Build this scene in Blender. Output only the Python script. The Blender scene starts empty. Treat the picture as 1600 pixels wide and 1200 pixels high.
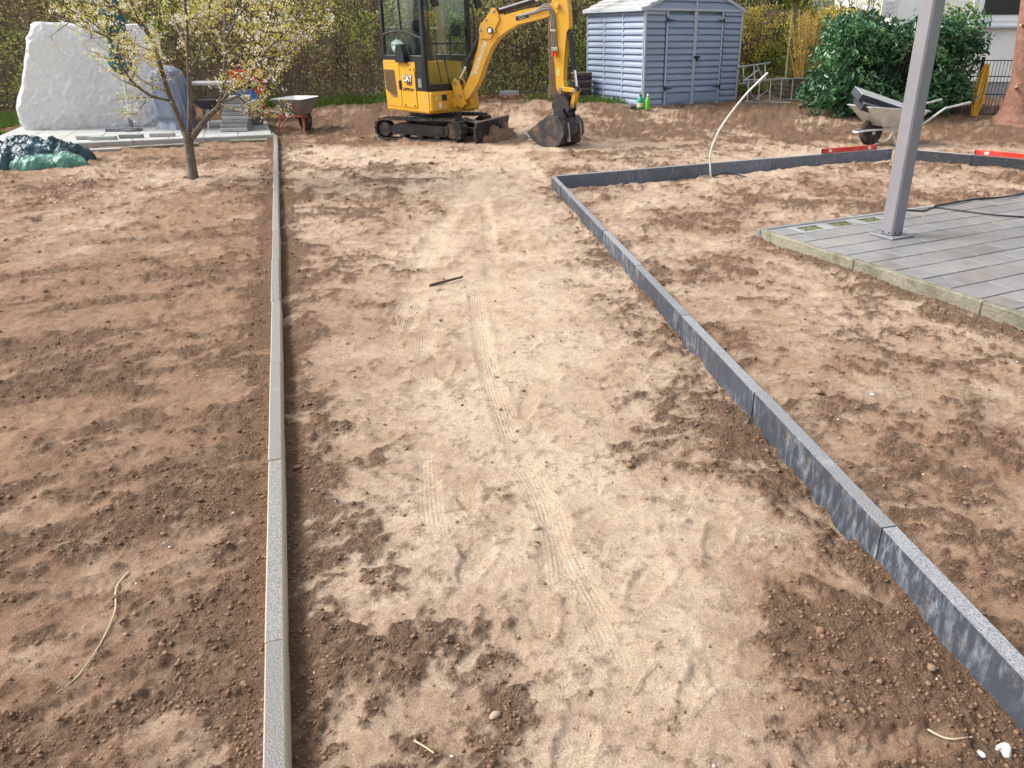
import bpy, math, random
import numpy as np
from mathutils import Vector, Matrix
R = math.radians
random.seed(7); rng = np.random.default_rng(11)
S = bpy.context.scene
COL = S.collection

# ------------------------------------------------------------------ camera, sky, sun, exposure
cam = bpy.data.cameras.new('camera'); camo = bpy.data.objects.new('camera', cam); COL.objects.link(camo)
camo.location = (0, 0, 1.53); camo.rotation_euler = (R(90-25.275), 0, 0)
cam.sensor_width = 36; cam.lens = 36*1150/1600; cam.shift_x = -110/1600; cam.clip_start = .05; cam.clip_end = 3000
S.camera = camo
SUN_DIR = Vector((-.72, .06, .72)).normalized()
W = bpy.data.worlds.new('World'); S.world = W; W.use_nodes = True
nt = W.node_tree; bg = nt.nodes['Background']
sky = nt.nodes.new('ShaderNodeTexSky'); sky.sky_type = 'NISHITA'; sky.sun_disc = False
sky.sun_elevation = math.asin(SUN_DIR.z); sky.sun_rotation = math.atan2(SUN_DIR.x, SUN_DIR.y)
sky.air_density = 1.0; sky.dust_density = 4.0; sky.ozone_density = 1.0
hs = nt.nodes.new('ShaderNodeHueSaturation'); hs.inputs['Saturation'].default_value = .38   # thin cloud cover whitens the sky
nt.links.new(sky.outputs[0], hs.inputs['Color']); nt.links.new(hs.outputs[0], bg.inputs[0]); bg.inputs[1].default_value = .15
sl = bpy.data.lights.new('sun', 'SUN'); sl.energy = 1.6; sl.angle = R(20); sl.color = (1, .96, .9)
so = bpy.data.objects.new('sun', sl); COL.objects.link(so); so.rotation_euler = SUN_DIR.to_track_quat('Z', 'Y').to_euler()
S.view_settings.view_transform = 'Standard'; S.view_settings.look = 'None'; S.view_settings.gamma = 1
S.view_settings.exposure = .93

# ------------------------------------------------------------------ helpers
def srgb(r, g, b):
    f = lambda c: (c/255/12.92 if c/255 <= .04045 else ((c/255+.055)/1.055)**2.4)
    return (f(r), f(g), f(b))

def newmat(name):
    m = bpy.data.materials.new(name); m.use_nodes = True
    n = m.node_tree.nodes; l = m.node_tree.links
    return m, n, l, n['Principled BSDF']

def M(name, col, rough=.6, var=.18, scale=6, bump=.15, bscale=80, metal=0, spec=.5, dirt=None, dirtamt=.5, dscale=3, coat=0, ovar=0.):
    m, n, l, p = newmat(name)
    p.inputs['Roughness'].default_value = rough; p.inputs['Metallic'].default_value = metal
    p.inputs['Specular IOR Level'].default_value = spec; p.inputs['Coat Weight'].default_value = coat
    tc = n.new('ShaderNodeTexCoord'); oi = n.new('ShaderNodeObjectInfo')
    add = n.new('ShaderNodeVectorMath'); add.operation = 'ADD'
    mul = n.new('ShaderNodeMath'); mul.operation = 'MULTIPLY'; mul.inputs[1].default_value = 37
    l.new(oi.outputs['Random'], mul.inputs[0]); l.new(tc.outputs['Object'], add.inputs[0]); l.new(mul.outputs[0], add.inputs[1])
    n1 = n.new('ShaderNodeTexNoise'); n1.inputs['Scale'].default_value = scale; n1.inputs['Detail'].default_value = 6; n1.inputs['Roughness'].default_value = .65
    l.new(add.outputs[0], n1.inputs['Vector'])
    mr = n.new('ShaderNodeMapRange'); mr.inputs['From Min'].default_value = .3; mr.inputs['From Max'].default_value = .7
    mr.inputs['To Min'].default_value = 1-var; mr.inputs['To Max'].default_value = 1+var
    l.new(n1.outputs[0], mr.inputs[0])
    mx = n.new('ShaderNodeVectorMath'); mx.operation = 'SCALE'; mx.inputs[0].default_value = col
    l.new(mr.outputs[0], mx.inputs['Scale'])
    out = mx.outputs[0]
    if dirt:
        n2 = n.new('ShaderNodeTexNoise'); n2.inputs['Scale'].default_value = dscale; n2.inputs['Detail'].default_value = 8; n2.inputs['Roughness'].default_value = .7
        l.new(add.outputs[0], n2.inputs['Vector'])
        m2 = n.new('ShaderNodeMapRange'); m2.inputs['From Min'].default_value = .48; m2.inputs['From Max'].default_value = .66; m2.inputs['To Max'].default_value = dirtamt
        l.new(n2.outputs[0], m2.inputs[0])
        mm = n.new('ShaderNodeMix'); mm.data_type = 'RGBA'; mm.inputs[7].default_value = (*dirt, 1)
        l.new(m2.outputs[0], mm.inputs[0]); l.new(out, mm.inputs[6]); out = mm.outputs[2]
    if ovar:
        mo = n.new('ShaderNodeMapRange'); mo.inputs['To Min'].default_value = 1-ovar; mo.inputs['To Max'].default_value = 1+ovar; l.new(oi.outputs['Random'], mo.inputs[0])
        so_ = n.new('ShaderNodeVectorMath'); so_.operation = 'SCALE'; l.new(out, so_.inputs[0]); l.new(mo.outputs[0], so_.inputs['Scale']); out = so_.outputs[0]
    l.new(out, p.inputs['Base Color'])
    if bump:
        n3 = n.new('ShaderNodeTexNoise'); n3.inputs['Scale'].default_value = bscale; n3.inputs['Detail'].default_value = 5
        l.new(add.outputs[0], n3.inputs['Vector'])
        b = n.new('ShaderNodeBump'); b.inputs['Strength'].default_value = bump; b.inputs['Distance'].default_value = .01
        l.new(n3.outputs[0], b.inputs['Height']); l.new(b.outputs[0], p.inputs['Normal'])
    return m

def leafmat(name, cols, rough=.5, transl=.3, spec=.4):
    m, n, l, p = newmat(name)
    a = n.new('ShaderNodeAttribute'); a.attribute_name = 'rnd'
    cr = n.new('ShaderNodeValToRGB'); el = cr.color_ramp.elements
    while len(el) < len(cols): el.new(.5)
    for i, c in enumerate(cols): el[i].position = i/(len(cols)-1); el[i].color = (*c, 1)
    l.new(a.outputs['Fac'], cr.inputs[0]); l.new(cr.outputs[0], p.inputs['Base Color'])
    p.inputs['Roughness'].default_value = rough; p.inputs['Specular IOR Level'].default_value = spec
    if transl:
        t = n.new('ShaderNodeBsdfTranslucent'); l.new(cr.outputs[0], t.inputs[0])
        ms = n.new('ShaderNodeMixShader'); ms.inputs[0].default_value = transl
        l.new(p.outputs[0], ms.inputs[1]); l.new(t.outputs[0], ms.inputs[2]); l.new(ms.outputs[0], n['Material Output'].inputs[0])
    return m

def glassmat(name, tint, refl=.04):
    m, n, l, p = newmat(name)
    t = n.new('ShaderNodeBsdfTransparent'); t.inputs[0].default_value = (*tint, 1)
    g = n.new('ShaderNodeBsdfGlossy'); g.inputs['Roughness'].default_value = .03
    fr = n.new('ShaderNodeLayerWeight'); pw = n.new('ShaderNodeMath'); pw.operation = 'POWER'; pw.inputs[1].default_value = 4; l.new(fr.outputs['Facing'], pw.inputs[0])
    ad = n.new('ShaderNodeMath'); ad.operation = 'MULTIPLY_ADD'; ad.inputs[1].default_value = .5; ad.inputs[2].default_value = refl; l.new(pw.outputs[0], ad.inputs[0])
    ms = n.new('ShaderNodeMixShader'); l.new(ad.outputs[0], ms.inputs[0])
    l.new(t.outputs[0], ms.inputs[1]); l.new(g.outputs[0], ms.inputs[2]); l.new(ms.outputs[0], n['Material Output'].inputs[0])
    return m

class MB:
    def __init__(s): s.v = []; s.f = []; s.m = []; s.mi = 0
    def add(s, vs, fs):
        o = len(s.v); s.v += [tuple(v) for v in vs]; s.f += [tuple(i+o for i in f) for f in fs]; s.m += [s.mi]*len(fs); return s
    def box(s, c, d, rot=None, bev=0.):
        x, y, z = d[0]/2, d[1]/2, d[2]/2
        if bev:
            b = min(bev, x*.9, y*.9, z*.9)
            vs = []; key = {}
            for sx in (-1, 1):
                for sy in (-1, 1):
                    for sz in (-1, 1):
                        for k, (a, bb, cc) in enumerate(((x, y-b, z-b), (x-b, y, z-b), (x-b, y-b, z))):
                            key[(sx, sy, sz, k)] = len(vs); vs.append(Vector((sx*a, sy*bb, sz*cc)))
            fs = []
            for sg in (-1, 1):
                fs.append([key[(sg, a, c2, 0)] for a, c2 in ((-1, -1), (1, -1), (1, 1), (-1, 1))])
                fs.append([key[(a, sg, c2, 1)] for a, c2 in ((-1, -1), (1, -1), (1, 1), (-1, 1))])
                fs.append([key[(a, c2, sg, 2)] for a, c2 in ((-1, -1), (1, -1), (1, 1), (-1, 1))])
            for a in (-1, 1):
                for bq in (-1, 1):
                    fs.append([key[(a, bq, -1, 0)], key[(a, bq, 1, 0)], key[(a, bq, 1, 1)], key[(a, bq, -1, 1)]])
                    fs.append([key[(a, -1, bq, 0)], key[(a, 1, bq, 0)], key[(a, 1, bq, 2)], key[(a, -1, bq, 2)]])
                    fs.append([key[(-1, a, bq, 1)], key[(1, a, bq, 1)], key[(1, a, bq, 2)], key[(-1, a, bq, 2)]])
                    for cq in (-1, 1): fs.append([key[(a, bq, cq, k)] for k in range(3)])
        else:
            vs = [Vector((sx*x, sy*y, sz*z)) for sx in (-1, 1) for sy in (-1, 1) for sz in (-1, 1)]
            fs = [(0, 1, 3, 2), (4, 6, 7, 5), (0, 4, 5, 1), (2, 3, 7, 6), (0, 2, 6, 4), (1, 5, 7, 3)]
        if rot is not None: vs = [rot @ v for v in vs]
        c = Vector(c)
        return s.add([v+c for v in vs], fs)
    def bar(s, a, b, w, hgt=None, up=(0, 0, 1), bev=0.):
        a = Vector(a); b = Vector(b); d = (b-a); L = d.length; x = d.normalized(); u = Vector(up)
        if abs(x.dot(u)) > .98: u = Vector((0, 1, 0))
        y = u.cross(x).normalized(); z = x.cross(y)
        return s.box((a+b)/2, (L, w, hgt or w), Matrix((x, y, z)).transposed(), bev)
    def tube(s, pts, r, n=8, cap=True):
        P = [Vector(p) for p in pts]; rr = r if isinstance(r, (list, tuple)) else [r]*len(P)
        ref = Vector((0, 0, 1)); vs = []; fs = []
        t0 = (P[1]-P[0]).normalized()
        if abs(t0.dot(ref)) > .9: ref = Vector((1, 0, 0))
        u = t0.cross(ref).normalized()
        for i, p in enumerate(P):
            t = (P[min(i+1, len(P)-1)]-P[max(i-1, 0)]).normalized()
            u = (u-t*u.dot(t)).normalized(); w = t.cross(u)
            for k in range(n):
                a = 2*math.pi*k/n; vs.append(p+(u*math.cos(a)+w*math.sin(a))*rr[i])
        for i in range(len(P)-1):
            for k in range(n):
                fs.append((i*n+k, i*n+(k+1) % n, (i+1)*n+(k+1) % n, (i+1)*n+k))
        if cap: fs.append(tuple(range(n))[::-1]); fs.append(tuple(range((len(P)-1)*n, len(P)*n)))
        return s.add(vs, fs)
    def lathe(s, prof, n=20, c=(0, 0, 0), axis='z'):
        vs = []; fs = []
        for r, z in prof:
            for k in range(n):
                a = 2*math.pi*k/n; q = (r*math.cos(a), r*math.sin(a), z)
                if axis == 'y': q = (q[0], q[2], q[1])
                if axis == 'x': q = (q[2], q[0], q[1])
                vs.append(Vector(q)+Vector(c))
        m = len(prof)
        for i in range(m-1):
            for k in range(n): fs.append((i*n+k, i*n+(k+1) % n, (i+1)*n+(k+1) % n, (i+1)*n+k))
        fs.append(tuple(range(n))[::-1]); fs.append(tuple(range((m-1)*n, m*n)))
        return s.add(vs, fs)
    def prism(s, prof, y0, y1, ax='y'):            # profile (x,z) extruded along y
        n = len(prof)
        vs = [(x, y0, z) for x, z in prof]+[(x, y1, z) for x, z in prof]
        if ax == 'x': vs = [(y, x, z) for x, y, z in vs]
        if ax == 'z': vs = [(x, z, y) for x, y, z in vs]
        return s.add(vs, [tuple(range(n)), tuple(range(2*n-1, n-1, -1))]+[(i, i+n, (i+1) % n+n, (i+1) % n) for i in range(n)])
    def xf(s, mat, start=0):
        s.v[start:] = [tuple(mat @ Vector(v)) for v in s.v[start:]]; return s
    def mesh(s, name, mats):
        me = bpy.data.meshes.new(name); me.from_pydata(s.v, [], s.f); 
        for m in (mats if isinstance(mats, (list, tuple)) else [mats]): me.materials.append(m)
        me.polygons.foreach_set('material_index', s.m); me.update(); return me
    def build(s, name, mats, parent=None, smooth=False, angle=None):
        me = s.mesh(name, mats)
        bm_fix(me)
        if smooth:
            me.polygons.foreach_set('use_smooth', [True]*len(me.polygons))
            me.set_sharp_from_angle(angle=R(angle or 40))
        o = bpy.data.objects.new(name, me); COL.objects.link(o)
        if parent: o.parent = parent
        return o

import bmesh
def bm_fix(me):
    bm = bmesh.new(); bm.from_mesh(me); bmesh.ops.recalc_face_normals(bm, faces=bm.faces); bm.to_mesh(me); bm.free()

def tag(o, label, cat, group=None, kind=None):
    o['label'] = label; o['category'] = cat
    if group: o['group'] = group
    if kind: o['kind'] = kind
    return o
def thing(name, label, cat, loc=(0, 0, 0), rz=0, group=None):
    o = bpy.data.objects.new(name, None); COL.objects.link(o); o.empty_display_size = .1
    o.location = loc; o.rotation_euler = (0, 0, R(rz)); return tag(o, label, cat, group)
def inst(name, me, parent, loc=(0, 0, 0), rot=(0, 0, 0), sc=None):
    o = bpy.data.objects.new(name, me); COL.objects.link(o); o.parent = parent; o.location = loc; o.rotation_euler = rot
    if sc: o.scale = sc
    return o
def arrmesh(name, V, F, mats, rnd=None, smooth=False):
    V = np.asarray(V, np.float32); F = np.asarray(F, np.int32); k = F.shape[1]
    me = bpy.data.meshes.new(name); me.vertices.add(len(V)); me.vertices.foreach_set('co', V.ravel())
    me.loops.add(F.size); me.loops.foreach_set('vertex_index', F.ravel())
    me.polygons.add(len(F)); me.polygons.foreach_set('loop_start', np.arange(0, F.size, k, dtype=np.int32))
    for m in (mats if isinstance(mats, (list, tuple)) else [mats]): me.materials.append(m)
    if smooth: me.polygons.foreach_set('use_smooth', np.ones(len(F), bool))
    me.update(calc_edges=True)
    if rnd is not None:
        a = me.attributes.new('rnd', 'FLOAT', 'FACE'); a.data.foreach_set('value', np.asarray(rnd, np.float32))
    return me
def textmesh(name, txt, size, mat, parent, Mx, extrude=.0015, bold=0., width=None):
    cu = bpy.data.curves.new(name, 'FONT'); cu.body = txt; cu.size = size; cu.extrude = extrude; cu.offset = bold; cu.align_x = 'CENTER'; cu.align_y = 'CENTER'
    t = bpy.data.objects.new(name, cu); COL.objects.link(t); bpy.context.view_layer.update()
    me = bpy.data.meshes.new_from_object(t.evaluated_get(bpy.context.evaluated_depsgraph_get()))
    bpy.data.objects.remove(t); bpy.data.curves.remove(cu)
    if width:
        xs = [v.co.x for v in me.vertices]; k = width/(max(xs)-min(xs))
        for v in me.vertices: v.co.x *= k
    me.transform(Mx); me.materials.clear(); me.materials.append(mat)
    o = bpy.data.objects.new(name, me); COL.objects.link(o); o.parent = parent; return o

def curve_pts(P, n=8):
    P = [Vector(p) for p in P]; out = []
    for i in range(len(P)-1):
        p0, p1, p2, p3 = P[max(i-1, 0)], P[i], P[i+1], P[min(i+2, len(P)-1)]
        for k in range(n):
            t = k/n; out.append(.5*((2*p1)+(p2-p0)*t+(2*p0-5*p1+4*p2-p3)*t*t+(3*p1-p0-3*p2+p3)*t**3))
    out.append(P[-1]); return out
# ---- numpy noise
def _h(i, j, s):
    n = (i*374761393 + j*668265263 + s*974634777) & 0xffffffff
    n = ((n ^ (n >> 13))*1274126177) & 0xffffffff
    return ((n ^ (n >> 16)) & 0xffff)/65535.
def vn(x, y, s=0):
    xi = np.floor(x).astype(np.int64); yi = np.floor(y).astype(np.int64); fx = x-xi; fy = y-yi
    fx = fx*fx*fx*(fx*(fx*6-15)+10); fy = fy*fy*fy*(fy*(fy*6-15)+10)
    a = _h(xi, yi, s); b = _h(xi+1, yi, s); c = _h(xi, yi+1, s); d = _h(xi+1, yi+1, s)
    return (a*(1-fx)+b*fx)*(1-fy)+(c*(1-fx)+d*fx)*fy
def fbm(x, y, s=0, o=4, g=.5):
    t = 0; A = 1; N = 0
    for k in range(o):
        ca, sa = math.cos(.7*k+s), math.sin(.7*k+s)
        t = t+A*vn((x*ca-y*sa)*2**k+13.7*k, (x*sa+y*ca)*2**k+7.1*k, s+k); N += A; A *= g
    return t/N
def sst(a, b, x):
    t = np.clip((x-a)/(b-a), 0, 1); return t*t*(3-2*t)
def segd(x, y, pts):                                # distance to a polyline and signed side, plus arclength
    best = np.full(np.shape(x), 1e9); side = np.zeros(np.shape(x)); arc = np.zeros(np.shape(x)); L0 = 0
    for (ax, ay), (bx, by) in zip(pts[:-1], pts[1:]):
        dx, dy = bx-ax, by-ay; L = math.hypot(dx, dy)
        t = np.clip(((x-ax)*dx+(y-ay)*dy)/L**2, 0, 1); d = np.hypot(x-ax-t*dx, y-ay-t*dy)
        m = d < best; best = np.where(m, d, best); side = np.where(m, np.sign((x-ax)*dy-(y-ay)*dx), side); arc = np.where(m, L0+t*L, arc); L0 += L
    return best, side, arc

# ------------------------------------------------------------------ layout lines (world metres)
KL = [(-.32, .15), (-4.93, 12.39)]                 # pale edging on the left
KR = [(1.31, .2), (-.32, 8.37)]                    # dark edging right of the path
KB = [(-.32, 8.37), (4.28, 10.60)]                 # dark edging at the back of the bed
KE = [(4.28, 10.60), (7.6, 7.85)]                  # dark edging going off to the right
PA, PBv, PO = Vector((.891, .454, 0)), Vector((.454, -.891, 0)), Vector((1.43, 5.88, 0))   # right patio axes and corner
TU, TV, TO = Vector((.9205, .3907, 0)), Vector((-.3907, .9205, 0)), Vector((-5.0, 12.5, 0))  # left terrace axes, front right corner

def rise(x, y): return .28*sst(13.5, 16.5, y)
def kx(pts, y): (a, b), (c, d) = pts; return a+(c-a)*(y-b)/(d-b)
def ground_fields(x, y):
    n1 = fbm(x*1.1, y*1.1, 3, 5, .55); n2 = fbm(x*.45, y*.45, 21, 3); n3 = fbm(x*3.1, y*3.1, 31, 4, .6)
    dl, sL, _ = segd(x, y, KL); dr, sR, aR = segd(x, y, KR); db, _, _ = segd(x, y, KB); de, _, _ = segd(x, y, KE)
    left = (x < kx(KL, y)); bed = (x > kx(KR, y)) & (y < 11)
    path = ~left & ~bed
    bias = np.zeros_like(x)
    pc = np.where(path, 1., 0.)
    # distance from the worn centre line of the path
    cl = np.interp(y, [0, 1.2, 2, 3, 4.5, 6, 8, 10, 12], [.16, .1, -.05, -.2, -.55, -.85, -1.05, -1.1, -.9])
    bias -= .13*np.exp(-((x-cl)/(.38+.05*y))**2)*pc
    bias += .22*np.exp(-(dl/.16)**2)*np.where(left, 1.2, .7)
    bias += .125*np.exp(-(dr/np.interp(y, [0, 1.5, 4, 6, 8.4], [.24, .36, .38, .3, .12]))**2)*pc
    bias += .05*np.exp(-(dr/.2)**2)*bed
    bias += .11*sst(11.2, 13.2, y) + np.where(left, -.012, 0)
    q = (x-PO.x)*PA.x+(y-PO.y)*PA.y; r = (x-PO.x)*PBv.x+(y-PO.y)*PBv.y
    pd = np.hypot(np.maximum(-q, 0), np.maximum(-r, 0)); bias += .2*np.exp(-(pd/.16)**2)*bed*(r > -.25)
    for bx, by, br, ba in LOOSE: bias += .62*ba*np.exp(-((x-bx)**2+(y-by)**2)/br**2)
    n4 = fbm(x*9, y*9, 33, 4, .65)
    n5 = fbm(x*26, y*26, 35, 3, .6)
    m_ = n1*.30+n3*.30+n4*.25+n5*.15+bias*.85
    rk = fbm((x*.86+y*.5)*1.1, (-x*.5+y*.86)*5.2, 63, 4, .6)
    m_ = np.where(left, .62*m_+.38*(rk+bias*.85), m_)
    loose = np.clip(.72*sst(.49, .605, m_)+.36*sst(.44, .62, n4*.5+n5*.5+bias*.5), 0, 1)
    tone = np.clip(.44+1.3*(n2-.5)-.8*(n1-.5)-1.0*(n3-.5)+.46*np.exp(-((x-cl)/(.42+.075*y))**2)*pc-np.where(left, .24, 0)-.42*sst(11.2, 13.4, y)+np.where(bed, .1, 0)+.3*sst(8.5, 10, y)*(1-sst(11.3, 12.3, y))*pc, 0, 1)
    # ---- height
    z = rise(x, y)+np.where(left, .012, 0)*sst(0, .3, dl)+np.where(bed, .03*sst(0, .25, np.minimum(dr, db)), 0)
    z += .03*(fbm(x*.8, y*.8, 41, 3)-.5)+.026*(fbm(x*3., y*3., 43, 3)-.5)
    rid = np.abs(2*fbm(x*4.2, y*4.2, 51, 4, .55)-1)
    far = 1+1.8*sst(3.5, 9, y)
    quiet = 1-.65*np.exp(-((x-cl)/.35)**2)*pc*sst(8, 5, y)
    z += (.3+.7*sst(.02, .13, np.minimum(np.minimum(dr, db), dl)))*far*quiet*(.016*(.35-rid)+.014*(n4-.5))
    kf = .3+.7*sst(.02, .13, np.minimum(np.minimum(dr, db), dl))
    z += kf*loose*(.010+.022*(fbm(x*7, y*7, 53, 3, .6)-.5)*far+.026*(fbm(x*24, y*24, 55, 3, .65)-.5)+.013*(fbm(x*75, y*75, 56, 2)-.5))
    z += kf*(1-loose)*(.009*(fbm(x*16, y*16, 57, 3, .6)-.5)+.005*(fbm(x*60, y*60, 58, 2)-.5))
    z += np.where(left, .03*(np.abs(fbm((x*.86+y*.5)*1.1, (-x*.5+y*.86)*5.2, 63, 3)-.5)*-2+.3), 0)*sst(0, .3, dl)      # raked furrows
    z += .05*np.exp(-(dr/.10)**2)*loose*pc*fbm(x*3, y*3, 71, 2)+np.where(left, .015, -.026)*np.exp(-(dl/.085)**2)*(.4+.6*loose)
    z -= .03*np.exp(-(dr/.12)**2)*pc*sst(5, 3, y)
    z += .025*np.exp(-(pd/.12)**2)*(pd > 0)*bed*fbm(x*3, y*3, 73, 2)
    z -= .035*np.exp(-(np.minimum(db, de)/.3)**2)*bed
    z += .13*sst(11, 13.5, y)*(fbm(x*2.2, y*2.2, 77, 4, .6)-.5)
    trd = np.zeros_like(x); trm = np.zeros_like(x)
    for pts, w, dep in TRACKS:
        xs = [p[0] for p in pts]; ys = [p[1] for p in pts]
        I = np.nonzero((x > min(xs)-.2) & (x < max(xs)+.2) & (y > min(ys)-.2) & (y < max(ys)+.2))[0]
        if not len(I): continue
        xi, yi = x[I], y[I]
        cv = [(p.x, p.y) for p in curve_pts([(px__, py__, 0) for px__, py__ in pts], 6)]; d, sd, ar = segd(xi, yi, cv); La = sum(math.hypot(b[0]-a[0], b[1]-a[1]) for a, b in zip(cv[:-1], cv[1:])); ends = sst(0, .25, ar)*sst(0, .25, La-ar); worn = sst(.25, .55, vn(ar*3.1, ar*0+w*90, 5)); k = np.exp(-(d/w)**4)*(.12+.88*worn)*ends
        loose[I] *= (1-.6*k); tone[I] = np.clip(tone[I]+.34*k, 0, 1)
        z[I] += -dep*k+.25*dep*np.exp(-((d-w*1.35)/(w*.35))**2); up_ = k > trm[I]; trd[I] = np.where(up_, sd*d, trd[I]); trm[I] = np.maximum(k, trm[I])
    for fx, fy, fa, fl in FEET:
        I = np.nonzero((np.abs(x-fx) < .25) & (np.abs(y-fy) < .25))[0]
        if not len(I): continue
        xi, yi = x[I]-fx, y[I]-fy
        ca, sa = math.cos(fa), math.sin(fa); u = xi*ca+yi*sa; v = -xi*sa+yi*ca
        wv = .047+.012*np.sin(u/fl*3.); e = np.sqrt((u/(fl*.5))**2+(v/wv)**2)+.5*(vn(x[I]*14, y[I]*14, 9)-.5)
        k = sst(1.1, .7, e); rim = np.exp(-((e-1.2)/.16)**2)*(vn(x[I]*9, y[I]*9, 4) > .5)
        loose[I] *= (1-.6*k); z[I] += -.008*k+.004*rim; tone[I] = np.clip(tone[I]+.06*k, 0, 1)
        z[I] += k*.0012*np.sin(u*2*math.pi/.03)
    global TRK
    TRK = (trd, trm)
    return z, loose, tone
LOOSE = [(-.66, 2.0, .3, .17), (-.52, 1.5, .2, .1), (.6, 1.62, .13, .14), (.74, 1.36, .14, .13), (1.0, 1.5, .1, .08), (.06, 1.5, .1, .12), (-.3, 1.52, .14, .13), (-.12, 1.38, .12, .1), (-.18, 2.36, .1, .13),
         (.12, 2.42, .09, .1), (.35, 2.7, .35, .1), (-1.55, 2.0, .35, .06), (-2.3, 3.3, .5, .05), (-2.4, 7.5, .8, .08), (.45, 2.05, .14, -.25), (.3, 1.85, .16, -.2), (.52, 2.2, .12, -.25), (-.9, 6.6, .4, -.05), (1.6, 6.4, .5, -.07), (.9, 7.4, .4, -.04)]
TRACKS = [([(0.12, 1.38), (0.05, 1.66), (-0.06, 1.96), (-0.13, 2.3), (-0.24, 2.62)], 0.045, 0.006), ([(-0.07, 1.66), (-0.09, 1.92), (-0.15, 2.25), (-0.29, 2.68), (-0.44, 3.24), (-0.62, 4.13), (-0.82, 5.37)], 0.045, 0.007), ([(-0.59, 4.49), (-0.72, 5.74), (-0.93, 7.16), (-1.11, 8.51)], 0.05, 0.008), ([(-1.02, 3.73), (-1.11, 4.62), (-1.24, 6.15), (-1.23, 7.31), (-1.11, 8.13), (-0.93, 9.15)], 0.085, 0.009), ([(-0.74, 3.1), (-0.85, 3.73), (-0.98, 4.36)], 0.05, 0.005), ([(-0.48, 1.96), (-0.56, 2.25), (-0.65, 2.68)], 0.045, 0.005)]
FEET = [(.46, 2.04, 1.2, .27), (.2, 1.78, 1.0, .28), (-.12, 1.66, 1.9, .27), (.1, 2.2, .4, .27), (.62, 1.2, .3, .28), (.78, 1.22, .25, .26), (-.35, 1.9, 1.4, .26), (-.42, 2.3, 1.8, .27), (.35, 2.6, .7, .28), (-.25, 3.0, 1.5, .27), (.16, 3.3, .9, .27),
        (-.7, 3.4, 1.7, .27), (-1.0, 4.1, 1.5, .28), (.1, 4.4, .8, .28), (-.6, 1.3, 1.3, .26), (-1.25, 1.35, .5, .28), (-1.5, 1.75, .45, .28), (-1.7, 2.3, .5, .28), (-1.3, 2.5, .4, .27), (-2.1, 3.0, .5, .28), (-1.75, 3.6, .4, .28), (1.5, 2.5, .6, .27), (1.3, 3.3, 1.9, .27), (.95, 4.2, 1.2, .27), (1.6, 4.3, .3, .28), (.9, 5.4, 1.0, .27), (-.5, 5.9, 1.2, .28), (-1.4, 6.0, 1.7, .27), (.32, 1.42, .9, .27), (-.02, 1.2, 1.3, .27)]

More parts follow.
